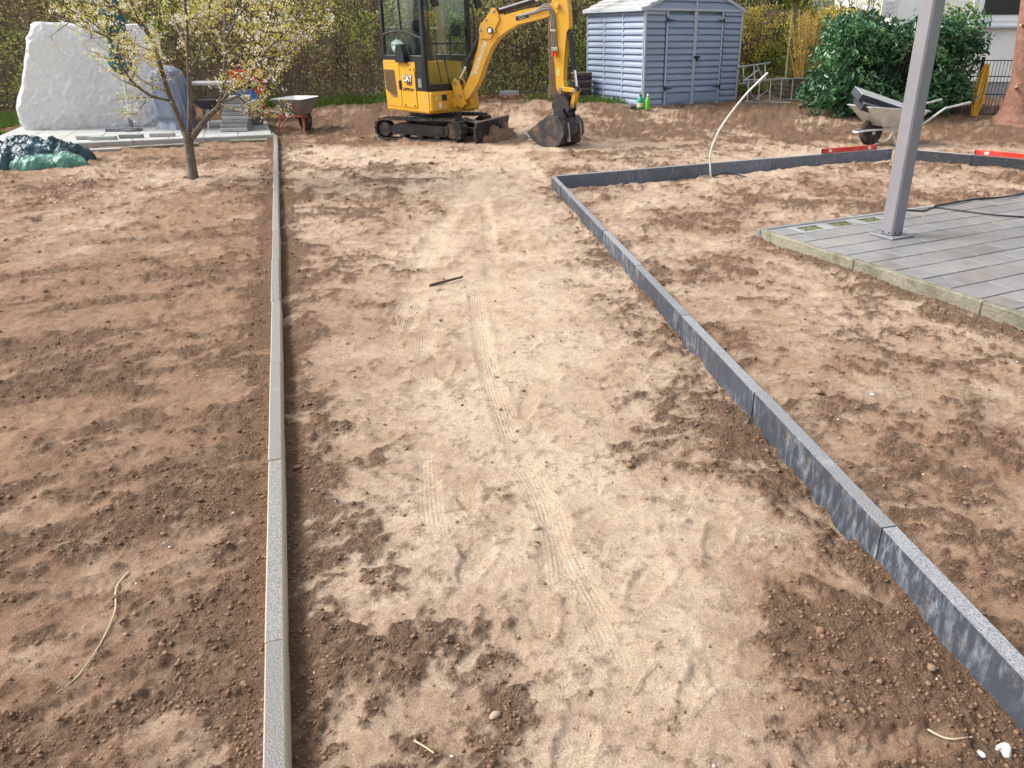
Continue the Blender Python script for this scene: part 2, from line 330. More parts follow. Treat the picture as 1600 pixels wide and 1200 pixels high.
# ------------------------------------------------------------------ ground
def soilmat():
    m, n, l, p = newmat('soil'); p.inputs['Roughness'].default_value = .95; p.inputs['Specular IOR Level'].default_value = .15
    tc = n.new('ShaderNodeTexCoord')
    def att(nm): a = n.new('ShaderNodeAttribute'); a.attribute_name = nm; return a.outputs['Fac']
    def noise(sc, det=5, ro=.6):
        t = n.new('ShaderNodeTexNoise'); t.inputs['Scale'].default_value = sc; t.inputs['Detail'].default_value = det; t.inputs['Roughness'].default_value = ro
        l.new(tc.outputs['Object'], t.inputs['Vector']); return t.outputs[0]
    def mix(f, a, b, mode='MIX'):
        q = n.new('ShaderNodeMix'); q.data_type = 'RGBA'; q.blend_type = mode
        for s, i in ((f, 0), (a, 6), (b, 7)):
            if isinstance(s, (tuple, float)): q.inputs[i].default_value = (*s, 1) if isinstance(s, tuple) else s
            else: l.new(s, q.inputs[i])
        return q.outputs[2]
    def mr(v, a, b, c, d):
        q = n.new('ShaderNodeMapRange'); q.inputs['From Min'].default_value = a; q.inputs['From Max'].default_value = b; q.inputs['To Min'].default_value = c; q.inputs['To Max'].default_value = d; l.new(v, q.inputs[0]); return q.outputs[0]
    def math_(op, a, b):
        q = n.new('ShaderNodeMath'); q.operation = op
        for s, i in ((a, 0), (b, 1)):
            if isinstance(s, float): q.inputs[i].default_value = s
            else: l.new(s, q.inputs[i])
        return q.outputs[0]
    t = math_('ADD', att('tone'), mr(noise(9, 6, .75), .3, .7, -.34, .34)); 
    c = mix(t, (.29, .182, .117), (.585, .46, .34))
    c = mix(mr(noise(2.3, 4), .45, .62, 0., .3), c, (.36, .225, .14))                # ochre loam streaks
    lo = math_('ADD', att('loose'), mr(noise(38, 6, .75), .35, .65, -.42, .42))
    lo = mr(lo, .1, 1., 0., .92)
    c = mix(lo, c, (.205, .128, .082))
    g = mr(noise(210, 3, .6), .3, .7, .72, 1.28)
    q = n.new('ShaderNodeVectorMath'); q.operation = 'SCALE'; l.new(c, q.inputs[0]); l.new(g, q.inputs['Scale'])
    c = mix(mr(noise(120, 2, .5), .71, .76, 0., .7), q.outputs[0], (.5, .45, .38))   # grit
    l.new(c, p.inputs['Base Color'])
    def vor(sc):
        t = n.new('ShaderNodeTexVoronoi'); t.inputs['Scale'].default_value = sc; q2 = n.new('ShaderNodeVectorMath'); q2.operation = 'ADD'
        w = n.new('ShaderNodeTexNoise'); w.inputs['Scale'].default_value = sc*.6; l.new(tc.outputs['Object'], w.inputs['Vector']); w2 = n.new('ShaderNodeVectorMath'); w2.operation = 'SCALE'; w2.inputs['Scale'].default_value = 1.1/sc; l.new(w.outputs['Color'], w2.inputs[0])
        l.new(tc.outputs['Object'], q2.inputs[0]); l.new(w2.outputs[0], q2.inputs[1]); l.new(q2.outputs[0], t.inputs['Vector']); return mr(t.outputs['Distance'], 0., .75, 1., 0.)
    cr_ = math_('MULTIPLY', math_('ADD', math_('MULTIPLY', vor(48), .8), math_('MULTIPLY', vor(125), .7)), lo)
    hgt = math_('ADD', math_('ADD', math_('MULTIPLY', noise(40, 8, .78), 1.5), math_('MULTIPLY', noise(170, 4, .7), .6)), cr_)
    rb_ = math_('MULTIPLY', math_('SINE', math_('MULTIPLY', att('trd'), 2*math.pi/.0155), 0.), math_('MULTIPLY', att('trm'), mr(noise(14, 4, .6), .35, .65, .02, .16)))
    hgt = math_('ADD', hgt, rb_)
    b = n.new('ShaderNodeBump'); b.inputs['Distance'].default_value = .019
    l.new(mr(att('loose'), 0, 1, .75, 1.), b.inputs['Strength']); l.new(hgt, b.inputs['Height']); l.new(b.outputs[0], p.inputs['Normal'])
    return m
SOIL = soilmat()
NR, NC = 800, 880
t = np.linspace(0, 1, NR); Yr = (.42**-.5*(1-t)+34**-.5*t)**-2
uu = np.linspace(-1, 1, NC)
gy = np.repeat(Yr[:, None], NC, 1); gx = uu[None, :]*(1.35+.93*gy)
gz, gl, gt = ground_fields(gx.ravel(), gy.ravel())
V = np.stack([gx.ravel(), gy.ravel(), gz], 1)
i = np.arange((NR-1)*NC).reshape(NR-1, NC)[:, :-1].ravel()
F = np.stack([i, i+1, i+NC+1, i+NC], 1)
gm = arrmesh('ground', V, F, SOIL, smooth=True)
for nm, arr in (('loose', gl), ('tone', gt), ('trd', TRK[0]), ('trm', TRK[1])):
    a = gm.attributes.new(nm, 'FLOAT', 'POINT'); a.data.foreach_set('value', arr.astype(np.float32))
ground = bpy.data.objects.new('ground', gm); COL.objects.link(ground); ground['kind'] = 'structure'
tm = MB().add([(-600, -600, -.12), (600, -600, -.12), (600, 900, -.12), (-600, 900, -.12)], [(0, 1, 2, 3)]).build('terrain', M('field', (.12, .13, .05), .9), None); tm['kind'] = 'structure'

def gz_at(x, y): return float(ground_fields(np.array([float(x)]), np.array([float(y)]))[0][0])

# soil crumbs: real little lumps in the loose soil
ico_v = []; ph = (1+5**.5)/2
for a, b in ((-1, ph), (1, ph), (-1, -ph), (1, -ph)): ico_v.append((a, b, 0))
for a, b in ((-1, ph), (1, ph), (-1, -ph), (1, -ph)): ico_v.append((0, a, b))
for a, b in ((ph, -1), (ph, 1), (-ph, -1), (-ph, 1)): ico_v.append((a, 0, b))
ico_v = np.array(ico_v)/math.hypot(1, ph)
ico_f = np.array([(0, 11, 5), (0, 5, 1), (0, 1, 7), (0, 7, 10), (0, 10, 11), (1, 5, 9), (5, 11, 4), (11, 10, 2), (10, 7, 6), (7, 1, 8), (3, 9, 4), (3, 4, 2), (3, 2, 6), (3, 6, 8), (3, 8, 9), (4, 9, 5), (2, 4, 11), (6, 2, 10), (8, 6, 7), (9, 8, 1)])
def lumps(name, x, y, z, s, mat, flat=.7, rnd=None):
    n = len(x); v = ico_v[None]*(1+1.15*(rng.random((n, 12, 1))-.5)); th = rng.random(n)*6.28
    c, sn = np.cos(th)[:, None], np.sin(th)[:, None]
    st = .6+.9*rng.random((n, 1))
    vx = v[..., 0]*st; vy = v[..., 1]
    V = np.stack([(vx*c-vy*sn)*s[:, None]+x[:, None], (vx*sn+vy*c)*s[:, None]+y[:, None], v[..., 2]*flat*s[:, None]+z[:, None]], 2).reshape(-1, 3)
    F = (ico_f[None]+np.arange(n)[:, None, None]*12).reshape(-1, 3)
    me = arrmesh(name, V, F, mat, rnd=np.repeat(rng.random(n) if rnd is None else rnd, 20)); o = bpy.data.objects.new(name, me); COL.objects.link(o); return o
N = 170000
cy_ = (.55**-.6+(14.5**-.6-.55**-.6)*rng.random(N))**(-1/.6); cx_ = (rng.random(N)*2-1)*(1.1+.85*cy_)
cz, cl_, ct_ = ground_fields(cx_, cy_)
_q = (cx_-PO.x)*PA.x+(cy_-PO.y)*PA.y; _r = (cx_-PO.x)*PBv.x+(cy_-PO.y)*PBv.y
clear = (segd(cx_, cy_, KL)[0] > .032) & (segd(cx_, cy_, KR)[0] > .035) & (segd(cx_, cy_, KB)[0] > .04) & ~((_q > -.02) & (_r > -.02))
keep = clear & (rng.random(N) < np.clip(cl_, 0, 1)**1.5*.62+.010)
cx_, cy_, cz, cl_ = cx_[keep], cy_[keep], cz[keep], cl_[keep]
cs = (.001+.0055*rng.random(len(cx_))**4)*(.8+.22*cy_); big = rng.random(len(cx_)) < .006; cs[big] *= 2.4
cs = np.minimum(cs, .03)
print('crumbs', len(cx_))
crumb = lumps('soil_crumbs', cx_, cy_, cz+cs*.25, cs, leafmat('crumb', [(.165, .102, .064), (.24, .152, .098), (.21, .13, .083), (.3, .2, .13)], .95, 0, .1), .7, np.clip(rng.random(len(cx_))*.75+.5*(1-cl_), 0, 1))
tag(crumb, 'loose brown soil crumbs strewn over the bare ground', 'soil', kind='stuff')
N = 200
py_ = (.6**-.6+(12**-.6-.6**-.6)*rng.random(N))**(-1/.6); px_ = (rng.random(N)*2-1)*(1.+.8*py_); pz = ground_fields(px_, py_)[0]
peb = lumps('pebbles', px_, py_, pz+.002, (.0022+.004*rng.random(N)**3)*(.8+.16*py_), leafmat('pebble', [(.62, .6, .56), (.45, .4, .34), (.3, .26, .22), (.7, .68, .64)], .7, 0), .7)
tag(peb, 'small pale pebbles and grit scattered on the soil', 'pebbles', kind='stuff')

# ------------------------------------------------------------------ materials
def kerbmat(name, top, side, streak, samt):
    m, n, l, p = newmat(name); p.inputs['Roughness'].default_value = .75
    tc = n.new('ShaderNodeTexCoord'); oi = n.new('ShaderNodeObjectInfo')
    mul = n.new('ShaderNodeMath'); mul.operation = 'MULTIPLY'; mul.inputs[1].default_value = 53; l.new(oi.outputs['Random'], mul.inputs[0])
    add = n.new('ShaderNodeVectorMath'); l.new(tc.outputs['Object'], add.inputs[0]); l.new(mul.outputs[0], add.inputs[1])
    def noise(sc, det=5, ro=.6, vec=None):
        t = n.new('ShaderNodeTexNoise'); t.inputs['Scale'].default_value = sc; t.inputs['Detail'].default_value = det; t.inputs['Roughness'].default_value = ro; l.new(vec or add.outputs[0], t.inputs['Vector']); return t.outputs[0]
    def mr(v, a, b, c, d):
        q = n.new('ShaderNodeMapRange'); q.inputs['From Min'].default_value = a; q.inputs['From Max'].default_value = b; q.inputs['To Min'].default_value = c; q.inputs['To Max'].default_value = d; l.new(v, q.inputs[0]); return q.outputs[0]
    def mix(f, a, b):
        q = n.new('ShaderNodeMix'); q.data_type = 'RGBA'
        for s, i in ((f, 0), (a, 6), (b, 7)):
            if isinstance(s, tuple): q.inputs[i].default_value = (*s, 1)
            else: l.new(s, q.inputs[i])
        return q.outputs[2]
    mp = n.new('ShaderNodeMapping'); mp.inputs['Scale'].default_value = (1, 1, .3); l.new(add.outputs[0], mp.inputs['Vector'])
    st = mr(noise(34, 8, .75, mp.outputs[0]), .47, .66, 0, samt)
    pt = mr(noise(4.5, 4), .42, .62, .15, 1.)
    mu = n.new('ShaderNodeMath'); mu.operation = 'MULTIPLY'; l.new(st, mu.inputs[0]); l.new(pt, mu.inputs[1])
    sc_ = mix(mu.outputs[0], side, streak)
    sc_ = mix(mr(noise(11, 6, .7), .56, .72, 0, .45), sc_, (.3, .22, .14))
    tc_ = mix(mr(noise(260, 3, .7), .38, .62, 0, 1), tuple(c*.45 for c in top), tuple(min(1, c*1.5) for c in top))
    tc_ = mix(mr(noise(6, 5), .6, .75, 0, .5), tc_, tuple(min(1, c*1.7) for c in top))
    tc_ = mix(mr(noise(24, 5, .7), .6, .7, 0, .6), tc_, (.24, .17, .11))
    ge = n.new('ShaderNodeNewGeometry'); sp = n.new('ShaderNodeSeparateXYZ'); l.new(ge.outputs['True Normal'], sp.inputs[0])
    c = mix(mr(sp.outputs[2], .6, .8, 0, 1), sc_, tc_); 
    sca = n.new('ShaderNodeVectorMath'); sca.operation = 'SCALE'; l.new(c, sca.inputs[0]); l.new(mr(oi.outputs['Random'], 0, 1, .85, 1.15), sca.inputs['Scale'])
    l.new(sca.outputs[0], p.inputs['Base Color'])
    b = n.new('ShaderNodeBump'); b.inputs['Strength'].default_value = .5; b.inputs['Distance'].default_value = .003; l.new(noise(230, 3, .7), b.inputs['Height']); l.new(b.outputs[0], p.inputs['Normal'])
    return m
m_kerbL = kerbmat('pale_kerb', (.215, .208, .195), (.6, .5, .34), (.68, .58, .42), .6)
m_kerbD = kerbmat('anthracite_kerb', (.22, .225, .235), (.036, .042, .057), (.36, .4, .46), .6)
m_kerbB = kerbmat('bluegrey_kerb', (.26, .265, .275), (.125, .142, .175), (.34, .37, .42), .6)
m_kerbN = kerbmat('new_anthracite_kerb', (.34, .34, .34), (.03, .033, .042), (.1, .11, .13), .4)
m_conc = M('pale_concrete', (.38, .385, .37), .8, .15, 5, .2, 120, dirt=(.3, .27, .22), dirtamt=.5)
m_edgeconc = M('mossy_concrete', (.22, .205, .155), .85, .35, 6, .8, 50, dirt=(.11, .10, .05), dirtamt=.85, dscale=7, ovar=.12)
m_slab = M('slab_grey', (.21, .206, .206), .3, .2, 5, .12, 150, dirt=(.32, .26, .2), dirtamt=.5, dscale=2.2, ovar=.12)
m_greystone = M('grey_stone', (.24, .24, .235), .85, .2, 6, .4, 90, ovar=.2)
m_slab2 = M('slab_light', (.42, .42, .405), .75, .1, 4, .1, 120, dirt=(.36, .33, .28), dirtamt=.35)
m_moss = M('moss', (.10, .12, .035), .95, .5, 30, .8, 90, dirt=(.2, .17, .1), dirtamt=.8, dscale=30)
m_steel = M('galvanised', (.6, .64, .63), .45, .15, 9, .08, 60, metal=.5, dirt=(.42, .38, .32), dirtamt=.3, dscale=7)
m_alu = M('aluminium', (.62, .62, .62), .38, .08, 6, .04, 60, metal=.75)
m_post = M('grey_powdercoat', (.215, .21, .23), .42, .05, 3, .04, 300, dirt=(.3, .26, .22), dirtamt=.15)
m_chrome = M('chrome', (.75, .75, .76), .15, .03, 5, 0, metal=1)
m_yel = M('yellow_paint', (.70, .36, .018), .38, .08, 4, .05, 40, coat=.2, dirt=(.42, .27, .11), dirtamt=.5, dscale=4)
m_blk = M('black_paint', (.014, .015, .018), .42, .2, 5, .05, 60, dirt=(.12, .09, .065), dirtamt=.35, dscale=5)
m_cabblk = M('cab_black', (.012, .014, .02), .35, .1, 5, .02, 60)
m_rub = M('rubber', (.022, .021, .021), .85, .3, 8, .4, 60, dirt=(.17, .12, .085), dirtamt=.75, dscale=9)
m_muddy = M('muddy_steel', (.035, .036, .04), .5, .4, 6, .3, 50, metal=.3, dirt=(.19, .13, .09), dirtamt=.9, dscale=5)
m_worn = M('worn_steel', (.45, .44, .43), .35, .2, 9, .15, 60, metal=.8, dirt=(.2, .14, .1), dirtamt=.8, dscale=9)
m_white = M('white_paint', (.75, .75, .74), .5, .04, 3, 0)
m_red = M('red_paint', (.62, .03, .018), .45, .1, 8, .02, dirt=(.5, .3, .22), dirtamt=.3, dscale=12)
m_redframe = M('red_frame', (.42, .1, .075), .55, .15, 9, .05, dirt=(.25, .16, .11), dirtamt=.5, dscale=9)
m_wood = M('weathered_wood', (.3, .2, .11), .8, .25, 7, .3, 50, dirt=(.2, .14, .09), dirtamt=.5)
m_greywood = M('grey_wood', (.15, .12, .095), .85, .3, 6, .4, 40, dirt=(.09, .075, .06), dirtamt=.6)
m_bark = M('cherry_bark', (.125, .1, .078), .85, .35, 14, .8, 45, dirt=(.26, .23, .18), dirtamt=.5, dscale=9)
m_bark2 = M('red_bark', (.25, .125, .085), .9, .3, 9, 1., 28, dirt=(.34, .22, .16), dirtamt=.6, dscale=14)
m_twig = M('twig', (.085, .062, .045), .85, .3, 9, .2, 40)
m_cut = M('cut_wood', (.6, .42, .22), .8, .15, 20, .1)
def filmmat(name='plastic_film', col=(.82, .83, .85), tr=(.9, .88, .83), tm=.3, st=.9, rough=.18, k=.8):
    m, n, l, p = newmat(name); p.inputs['Base Color'].default_value = (*col, 1); p.inputs['Roughness'].default_value = rough; p.inputs['Specular IOR Level'].default_value = .7
    tc = n.new('ShaderNodeTexCoord'); wn = n.new('ShaderNodeTexNoise'); wn.inputs['Scale'].default_value = 2.2; l.new(tc.outputs['Object'], wn.inputs['Vector'])
    prev = None
    for sc, wt, zs in ((4.5*k, 1., .55), (11*k, .5, .7), (26*k, .22, .9)):
        mp = n.new('ShaderNodeMapping'); mp.inputs['Scale'].default_value = (1, 1, zs); ad = n.new('ShaderNodeMix'); ad.data_type = 'RGBA'; ad.inputs[0].default_value = .25
        l.new(tc.outputs['Object'], ad.inputs[6]); l.new(wn.outputs['Color'], ad.inputs[7]); l.new(ad.outputs[2], mp.inputs['Vector'])
        v = n.new('ShaderNodeTexVoronoi'); v.inputs['Scale'].default_value = sc; l.new(mp.outputs[0], v.inputs['Vector'])
        mu = n.new('ShaderNodeMath'); mu.operation = 'MULTIPLY_ADD'; mu.inputs[1].default_value = wt; l.new(v.outputs['Distance'], mu.inputs[0])
        if prev: l.new(prev, mu.inputs[2])
        else: mu.inputs[2].default_value = 0
        prev = mu.outputs[0]
    b = n.new('ShaderNodeBump'); b.inputs['Strength'].default_value = st; b.inputs['Distance'].default_value = .045; l.new(prev, b.inputs['Height']); l.new(b.outputs[0], p.inputs['Normal'])
    t = n.new('ShaderNodeBsdfTranslucent'); t.inputs[0].default_value = (*tr, 1); ms = n.new('ShaderNodeMixShader'); ms.inputs[0].default_value = tm
    l.new(p.outputs[0], ms.inputs[1]); l.new(t.outputs[0], ms.inputs[2]); l.new(ms.outputs[0], n['Material Output'].inputs[0]); return m
m_film = filmmat()
m_tarpg = filmmat('green_tarp', (.085, .25, .18), (.1, .3, .2), .08, 1., .42, 1.3)
m_tarpd = filmmat('teal_tarp', (.014, .06, .078), (.02, .08, .1), .05, 1., .38, 1.5)
m_cover = M('bluegrey_fabric', (.2, .23, .3), .65, .12, 6, .2, 40)
m_teal = M('teal_cloth', (.015, .1, .125), .75, .2, 9, .2, 60)
m_blue = M('blue_plastic', (.01, .13, .52), .35, .06, 5, .02)
m_lime = M('lime_plastic', (.45, .6, .22), .45, .06, 5, .02)
m_tub = M('grey_plastic', (.17, .175, .185), .5, .12, 7, .05, dirt=(.28, .25, .21), dirtamt=.4, dscale=7)
m_shed = M('shed_bluegrey', (.28, .345, .46), .38, .06, 2.5, .03, 60, dirt=(.25, .28, .33), dirtamt=.3, dscale=2)
m_trim = M('shed_trim', (.44, .48, .54), .42, .06, 4, .02)
m_roof = M('shed_roof', (.5, .5, .5), .5, .12, 5, .1)
m_stucco = M('white_stucco', (.82, .83, .85), .9, .05, 2, .25, 160)
m_plinth = M('grey_plinth', (.3, .31, .33), .85, .1, 3, .2, 90)
m_frame = M('white_upvc', (.8, .81, .82), .35, .03, 3, 0)
m_fence = M('anthracite_bars', (.035, .042, .05), .45, .1, 5, 0)
m_yhose = M('yellow_hose', (.66, .36, .02), .45, .12, 9, .02)
m_pipe = M('white_conduit', (.68, .66, .6), .5, .08, 20, .1, 200, dirt=(.4, .32, .24), dirtamt=.4, dscale=14)
m_cable = M('black_cable', (.015, .015, .016), .5, .1, 9, 0)
m_glass = glassmat('cab_glass', (.9, .96, .94)); m_wglass = M('dark_window', (.02, .025, .022), .06, .5, 1.2, 0, spec=.8)
m_root = M('pale_root', (.5, .4, .26), .8, .2, 30, .1)
m_stone = M('white_stone', (.6, .58, .55), .75, .15, 25, .4, 60, dirt=(.3, .22, .15), dirtamt=.6, dscale=14)

# ------------------------------------------------------------------ edgings
def edging(name, label, pts, ztop, hgt, w, mat, first=.0, rev=False):
    root = thing(name, label, 'edging', (*pts[0], 0))
    a, b = Vector((*pts[0], 0)), Vector((*pts[1], 0)); d = b-a; L = d.length; ang = math.atan2(d.y, d.x)
    def stone(l):
        ch = .004; pr = [(-w/2, -hgt), (w/2, -hgt), (w/2, -ch), (w/2-ch, 0), (-w/2+ch, 0), (-w/2, -ch)]
        q = MB(); q.prism([(x, z) for x, z in pr], .0028, l-.0028)
        me = q.xf(Matrix.Rotation(-math.pi/2, 4, 'Z')).mesh('edging_stone', mat); bm_fix(me); return me
    full = stone(1.0); s = -first
    while s < L-.02:
        l = 1.0; s0 = max(s, 0); e = min(s+1, L)
        me = full if (s >= 0 and s+1 <= L) else stone(e-s0)
        o = inst('edging_stone', me, root, tuple((d.normalized()*s0)+Vector((random.uniform(-.002, .002), random.uniform(-.002, .002), ztop+random.uniform(-.0025, .0025)))), (0, random.uniform(-.001, .001), ang+random.uniform(-.0025, .0025)))
        s += 1
    return root
edging('edging_strip', 'pale grey concrete edging strip running straight along the left of the path', KL, .06, .22, .05, m_kerbL, .56)
edging('edging_strip', 'short pale edging beside the terrace, bending away from the long pale strip', [(-4.935, 12.41), (-5.93, 14.42)], .07, .22, .06, m_kerbL, 0)
edging('edging_strip', 'dark blue-grey edging running from the bottom right corner to the bed corner', KR, .13, .28, .052, m_kerbD, .26)
edging('edging_strip', 'blue-grey edging along the back of the bed, white pipe before it', [(KB[0][0]+.024, KB[0][1]+.014), KB[1]], .133, .28, .052, m_kerbB, .0)
edging('edging_strip', 'near-black clean edging leaving the back corner towards the right, behind the post', [(4.33, 10.60), (7.6, 7.89)], .136, .3, .052, m_kerbN, .0)

# ------------------------------------------------------------------ right patio
patio = thing('patio', 'grey slab patio with mossy concrete edging at the right', 'patio', PO)
PM = Matrix.Rotation(math.atan2(PA.y, PA.x), 4, 'Z')            # local x along a ; local y = -b
patio.rotation_euler = (0, 0, math.atan2(PA.y, PA.x))
q = MB().box((2.3, -2.05, .01), (4.4, 3.9, .14)); q.build('bedding', M('joint_sand', (.03, .028, .025), .95), patio)
for k in range(4):
    q = MB().box((0, 0, 0), (.055, .996, .2), None, .006)
    o = q.build('edging_stone', m_edgeconc, patio); o.location = (.03, -.5-k*1.0, .025+random.uniform(-.002, .002))
for k in range(5):
    q = MB().box((0, 0, 0), (.996, .05, .2), None, .006)
    o = q.build('edging_stone', m_greystone, patio); o.location = (.03+.53+k*1.0-.06, .028, .022)
slab_me = {}
def slab(x0, x1, y0, y1, mat, nm='slab', dz=0):
    key = (round(x1-x0, 3), round(y1-y0, 3), mat.name)
    if key not in slab_me:
        me = MB().box((0, 0, 0), (x1-x0-.011, y1-y0-.0125, .06), None, .0015).mesh('slab', mat); bm_fix(me); slab_me[key] = me
    return inst(nm, slab_me[key], patio, ((x0+x1)/2, -(y0+y1)/2, .09+dz+random.uniform(-.0012, .0012)))
def mosspaver(x0, x1, y0, y1):
    o = MB()
    w, d = x1-x0, y1-y0
    for s in (-1, 1):
        o.box((s*(w/2-.03), 0, 0), (.05, d-.005, .06), None, .004); o.box((0, s*(d/2-.026), 0), (w-.11, .042, .06), None, .004)
    g = o.build('grid_paver', m_greystone, patio); g.location = ((x0+x1)/2, -(y0+y1)/2, .09)
    nn = 14; vs = []; fs = []
    for a in range(nn+1):
        for b in range(nn+1):
            vs.append(((a/nn-.5)*(w-.1), (b/nn-.5)*(d-.08), .016+.018*math.sin(math.pi*a/nn)*math.sin(math.pi*b/nn)+random.uniform(-.004, .004)))
    for a in range(nn):
        for b in range(nn): fs.append((a*(nn+1)+b, (a+1)*(nn+1)+b, (a+1)*(nn+1)+b+1, a*(nn+1)+b+1))
    t = MB().add(vs, fs).build('moss', m_moss, g, True)
RH = .2145
for r in range(18):
    y0 = .012+r*RH; y1 = y0+RH
    x = .062
    off = (.165 if r % 2 else .335) if r else .2
    x1 = x+off
    while x < 4.4:
        if r == 0 and x > .1 and x < 1.0: mosspaver(x, x1, y0, y1)
        else: slab(x, x1, y0, y1, m_slab)
        x = x1; x1 = x+.335
post = thing('pergola_post', 'grey square metal post on a foot plate standing on the patio', 'post', tuple(PO+PA*.80+PBv*.60+Vector((0, 0, .12))), math.degrees(math.atan2(PA.y, PA.x)))
MB().box((0, 0, 1.5), (.122, .122, 2.98), None, .012).build('shaft', m_post, post)
MB().box((0, 0, .008), (.24, .24, .012), None, .004).build('foot_plate', m_post, post)
for sx, sy in ((-.09, -.09), (.09, -.09), (-.09, .09), (.09, .09)): MB().lathe([(.009, 0), (.009, .008), (.004, .01)], 8, (sx, sy, .014)).build('bolt', m_chrome, post)
for c in ((-.061, -.03, .035), (-.061, .03, .035), (-.03, -.061, .035), (.03, -.061, .035)):
    MB().lathe([(.007, -.003), (.007, .003)], 8, c, 'x' if abs(c[0]) > .06 else 'y').build('screw', m_cabblk, post)
def pl(a, b, z=.126): return tuple(PO+PA*a+PBv*b+Vector((0, 0, z)))
q = MB().tube(curve_pts([pl(1.6, -.02, .13), pl(1.75, .1), pl(1.95, .05), pl(2.05, .25), pl(2.2, .55), pl(2.6, .85), pl(3.2, 1.1)]), .008, 6)
q.tube(curve_pts([pl(1.98, .03, .135), pl(2.3, .02, .14), pl(2.6, -.03, .13), pl(2.9, .06, .14), pl(3.4, -.02, .13)]), .009, 6)
tag(q.build('cable', m_cable, None, True), 'black cable snaking over the back of the grey patio', 'cable')

# ------------------------------------------------------------------ white conduit and levels
def P0(x, y, z): return (x, y, z+gz_at(x, y)*0)
q = MB().tube(curve_pts([(1.545, 9.02, -.05), (1.52, 9.01, .12), (1.51, 9.0, .30), (1.58, 9.0, .52), (1.71, 9.0, .73), (1.88, 9.0, .95), (2.09, 9.0, 1.16)]), .0115, 8)
tag(q.build('conduit', m_pipe, None, True), 'white flexible conduit curving up out of the soil in the bed', 'pipe')
q = MB().tube(curve_pts([(1.55, 9.0, .02), (1.7, 9.06, .05), (1.85, 9.02, .04), (1.95, 8.93, .02)]), .009, 6); q.tube(curve_pts([(1.55, 8.98, .01), (1.72, 8.9, .02), (1.9, 8.92, .012)]), .008, 6)
tag(q.build('cable', m_cable, None, True), 'short black cable end at the foot of the white pipe', 'cable')
def level(p0, p1, z, label):
    a, b = Vector((*p0, z)), Vector((*p1, z)); d = b-a; L = d.length
    t = thing('spirit_level', label, 'spirit level', (*p0, z), math.degrees(math.atan2(d.y, d.x)))
    MB().box((L/2, 0, .03), (L, .026, .06), None, .003).build('beam', m_red, t)
    for s in (0, 1): MB().box((s*L+(.006 if s else -.006), 0, .03), (.012, .03, .063), None, .003).build('end_cap', m_cabblk, t)
    MB().box((L/2, 0, .0605), (.07, .02, .004)).build('vial', m_lime, t)
    for s in (.13, .87): MB().box((L*s, -.0135, .03), (.05, .003, .035), None, .001).build('vial', m_white, t)
level((3.16, 10.06), (4.0, 10.465), .136, 'red spirit level on the back edging in front of the wheelbarrow')
level((5.12, 9.945), (5.9, 9.30), .139, 'red spirit level on the near-black edging at the right border')

# ------------------------------------------------------------------ left terrace
terr = thing('terrace', 'raised pale concrete slab terrace at the left under the plastic-wrapped furniture', 'terrace', TO)
terr.rotation_euler = (0, 0, math.atan2(TU.y, TU.x))
MB().box((-1.9, 1.75, -.02), (3.7, 3.4, .14)).build('bedding', M('mortar', (.25, .24, .22), .95), terr)
for k in range(4): MB().box((-.5-k*1.0, -.005, -.0), (.994, .06, .2), None, .006).build('edging_stone', m_conc, terr)
sm = MB().box((0, 0, 0), (.494, .494, .05), None, .004).mesh('slab', m_slab2); bm_fix(sm)
for a in range(8):
    for b in range(7): inst('slab', sm, terr, (-.28-a*.5, .28+b*.5, .076+random.uniform(-.001, .001)))
def tw(u, v, z=.1): return tuple(TO+TU*u+TV*v+Vector((0, 0, z)))
def block(label, u, v, L, rz, mat, hz=.055, w=.08, z=.102):
    o = MB().box((0, 0, hz/2), (L, w, hz), None, .005).build('concrete_block', mat); o.location = tw(u, v, z); o.rotation_euler = (0, 0, R(23+rz))
    return tag(o, label, 'concrete block', 'blocks left on the terrace')
for lab, u, v, L, rz, mat in (('pale block on the terrace edge nearest the green tarpaulins', -2.62, .38, .36, -10, m_conc), ('pale block just in front of another, middle of the terrace edge', -2.42, .22, .38, -14, m_conc),
        ('single darker block in the middle of the terrace edge', -2.05, .3, .34, -12, m_greystone), ('pale block on the terrace edge nearest the cherry tree', -1.62, .32, .36, -10, m_conc), ('long dark grey stone at the foot of the parasol pole', -2.3, 1.4, .5, -15, m_tub)):
    block(lab, u, v, L, rz, mat)
def loose_kerb(label, a, b, mat=m_conc):
    a = Vector((*a, 0)); b = Vector((*b, 0)); d = b-a
    o = MB().box((0, 0, 0), (d.length, .08, .06), None, .005).build('edging_stone', mat); o.location = tuple((a+b)/2+Vector((0, 0, .035))); o.rotation_euler = (R(4), 0, math.atan2(d.y, d.x))
    return tag(o, label, 'edging stone', 'edging stones lying on the soil')
loose_kerb('loose edging stone lying on soil beside the green tarpaulin heap', (-7.08, 11.0), (-6.72, 11.17))
loose_kerb('long loose edging stone lying before the terrace left of the tree', (-6.68, 11.3), (-5.85, 11.72), m_edgeconc)
loose_kerb('loose edging stone lying before the terrace right of the tree trunk', (-5.5, 12.0), (-4.99, 12.2), m_edgeconc)

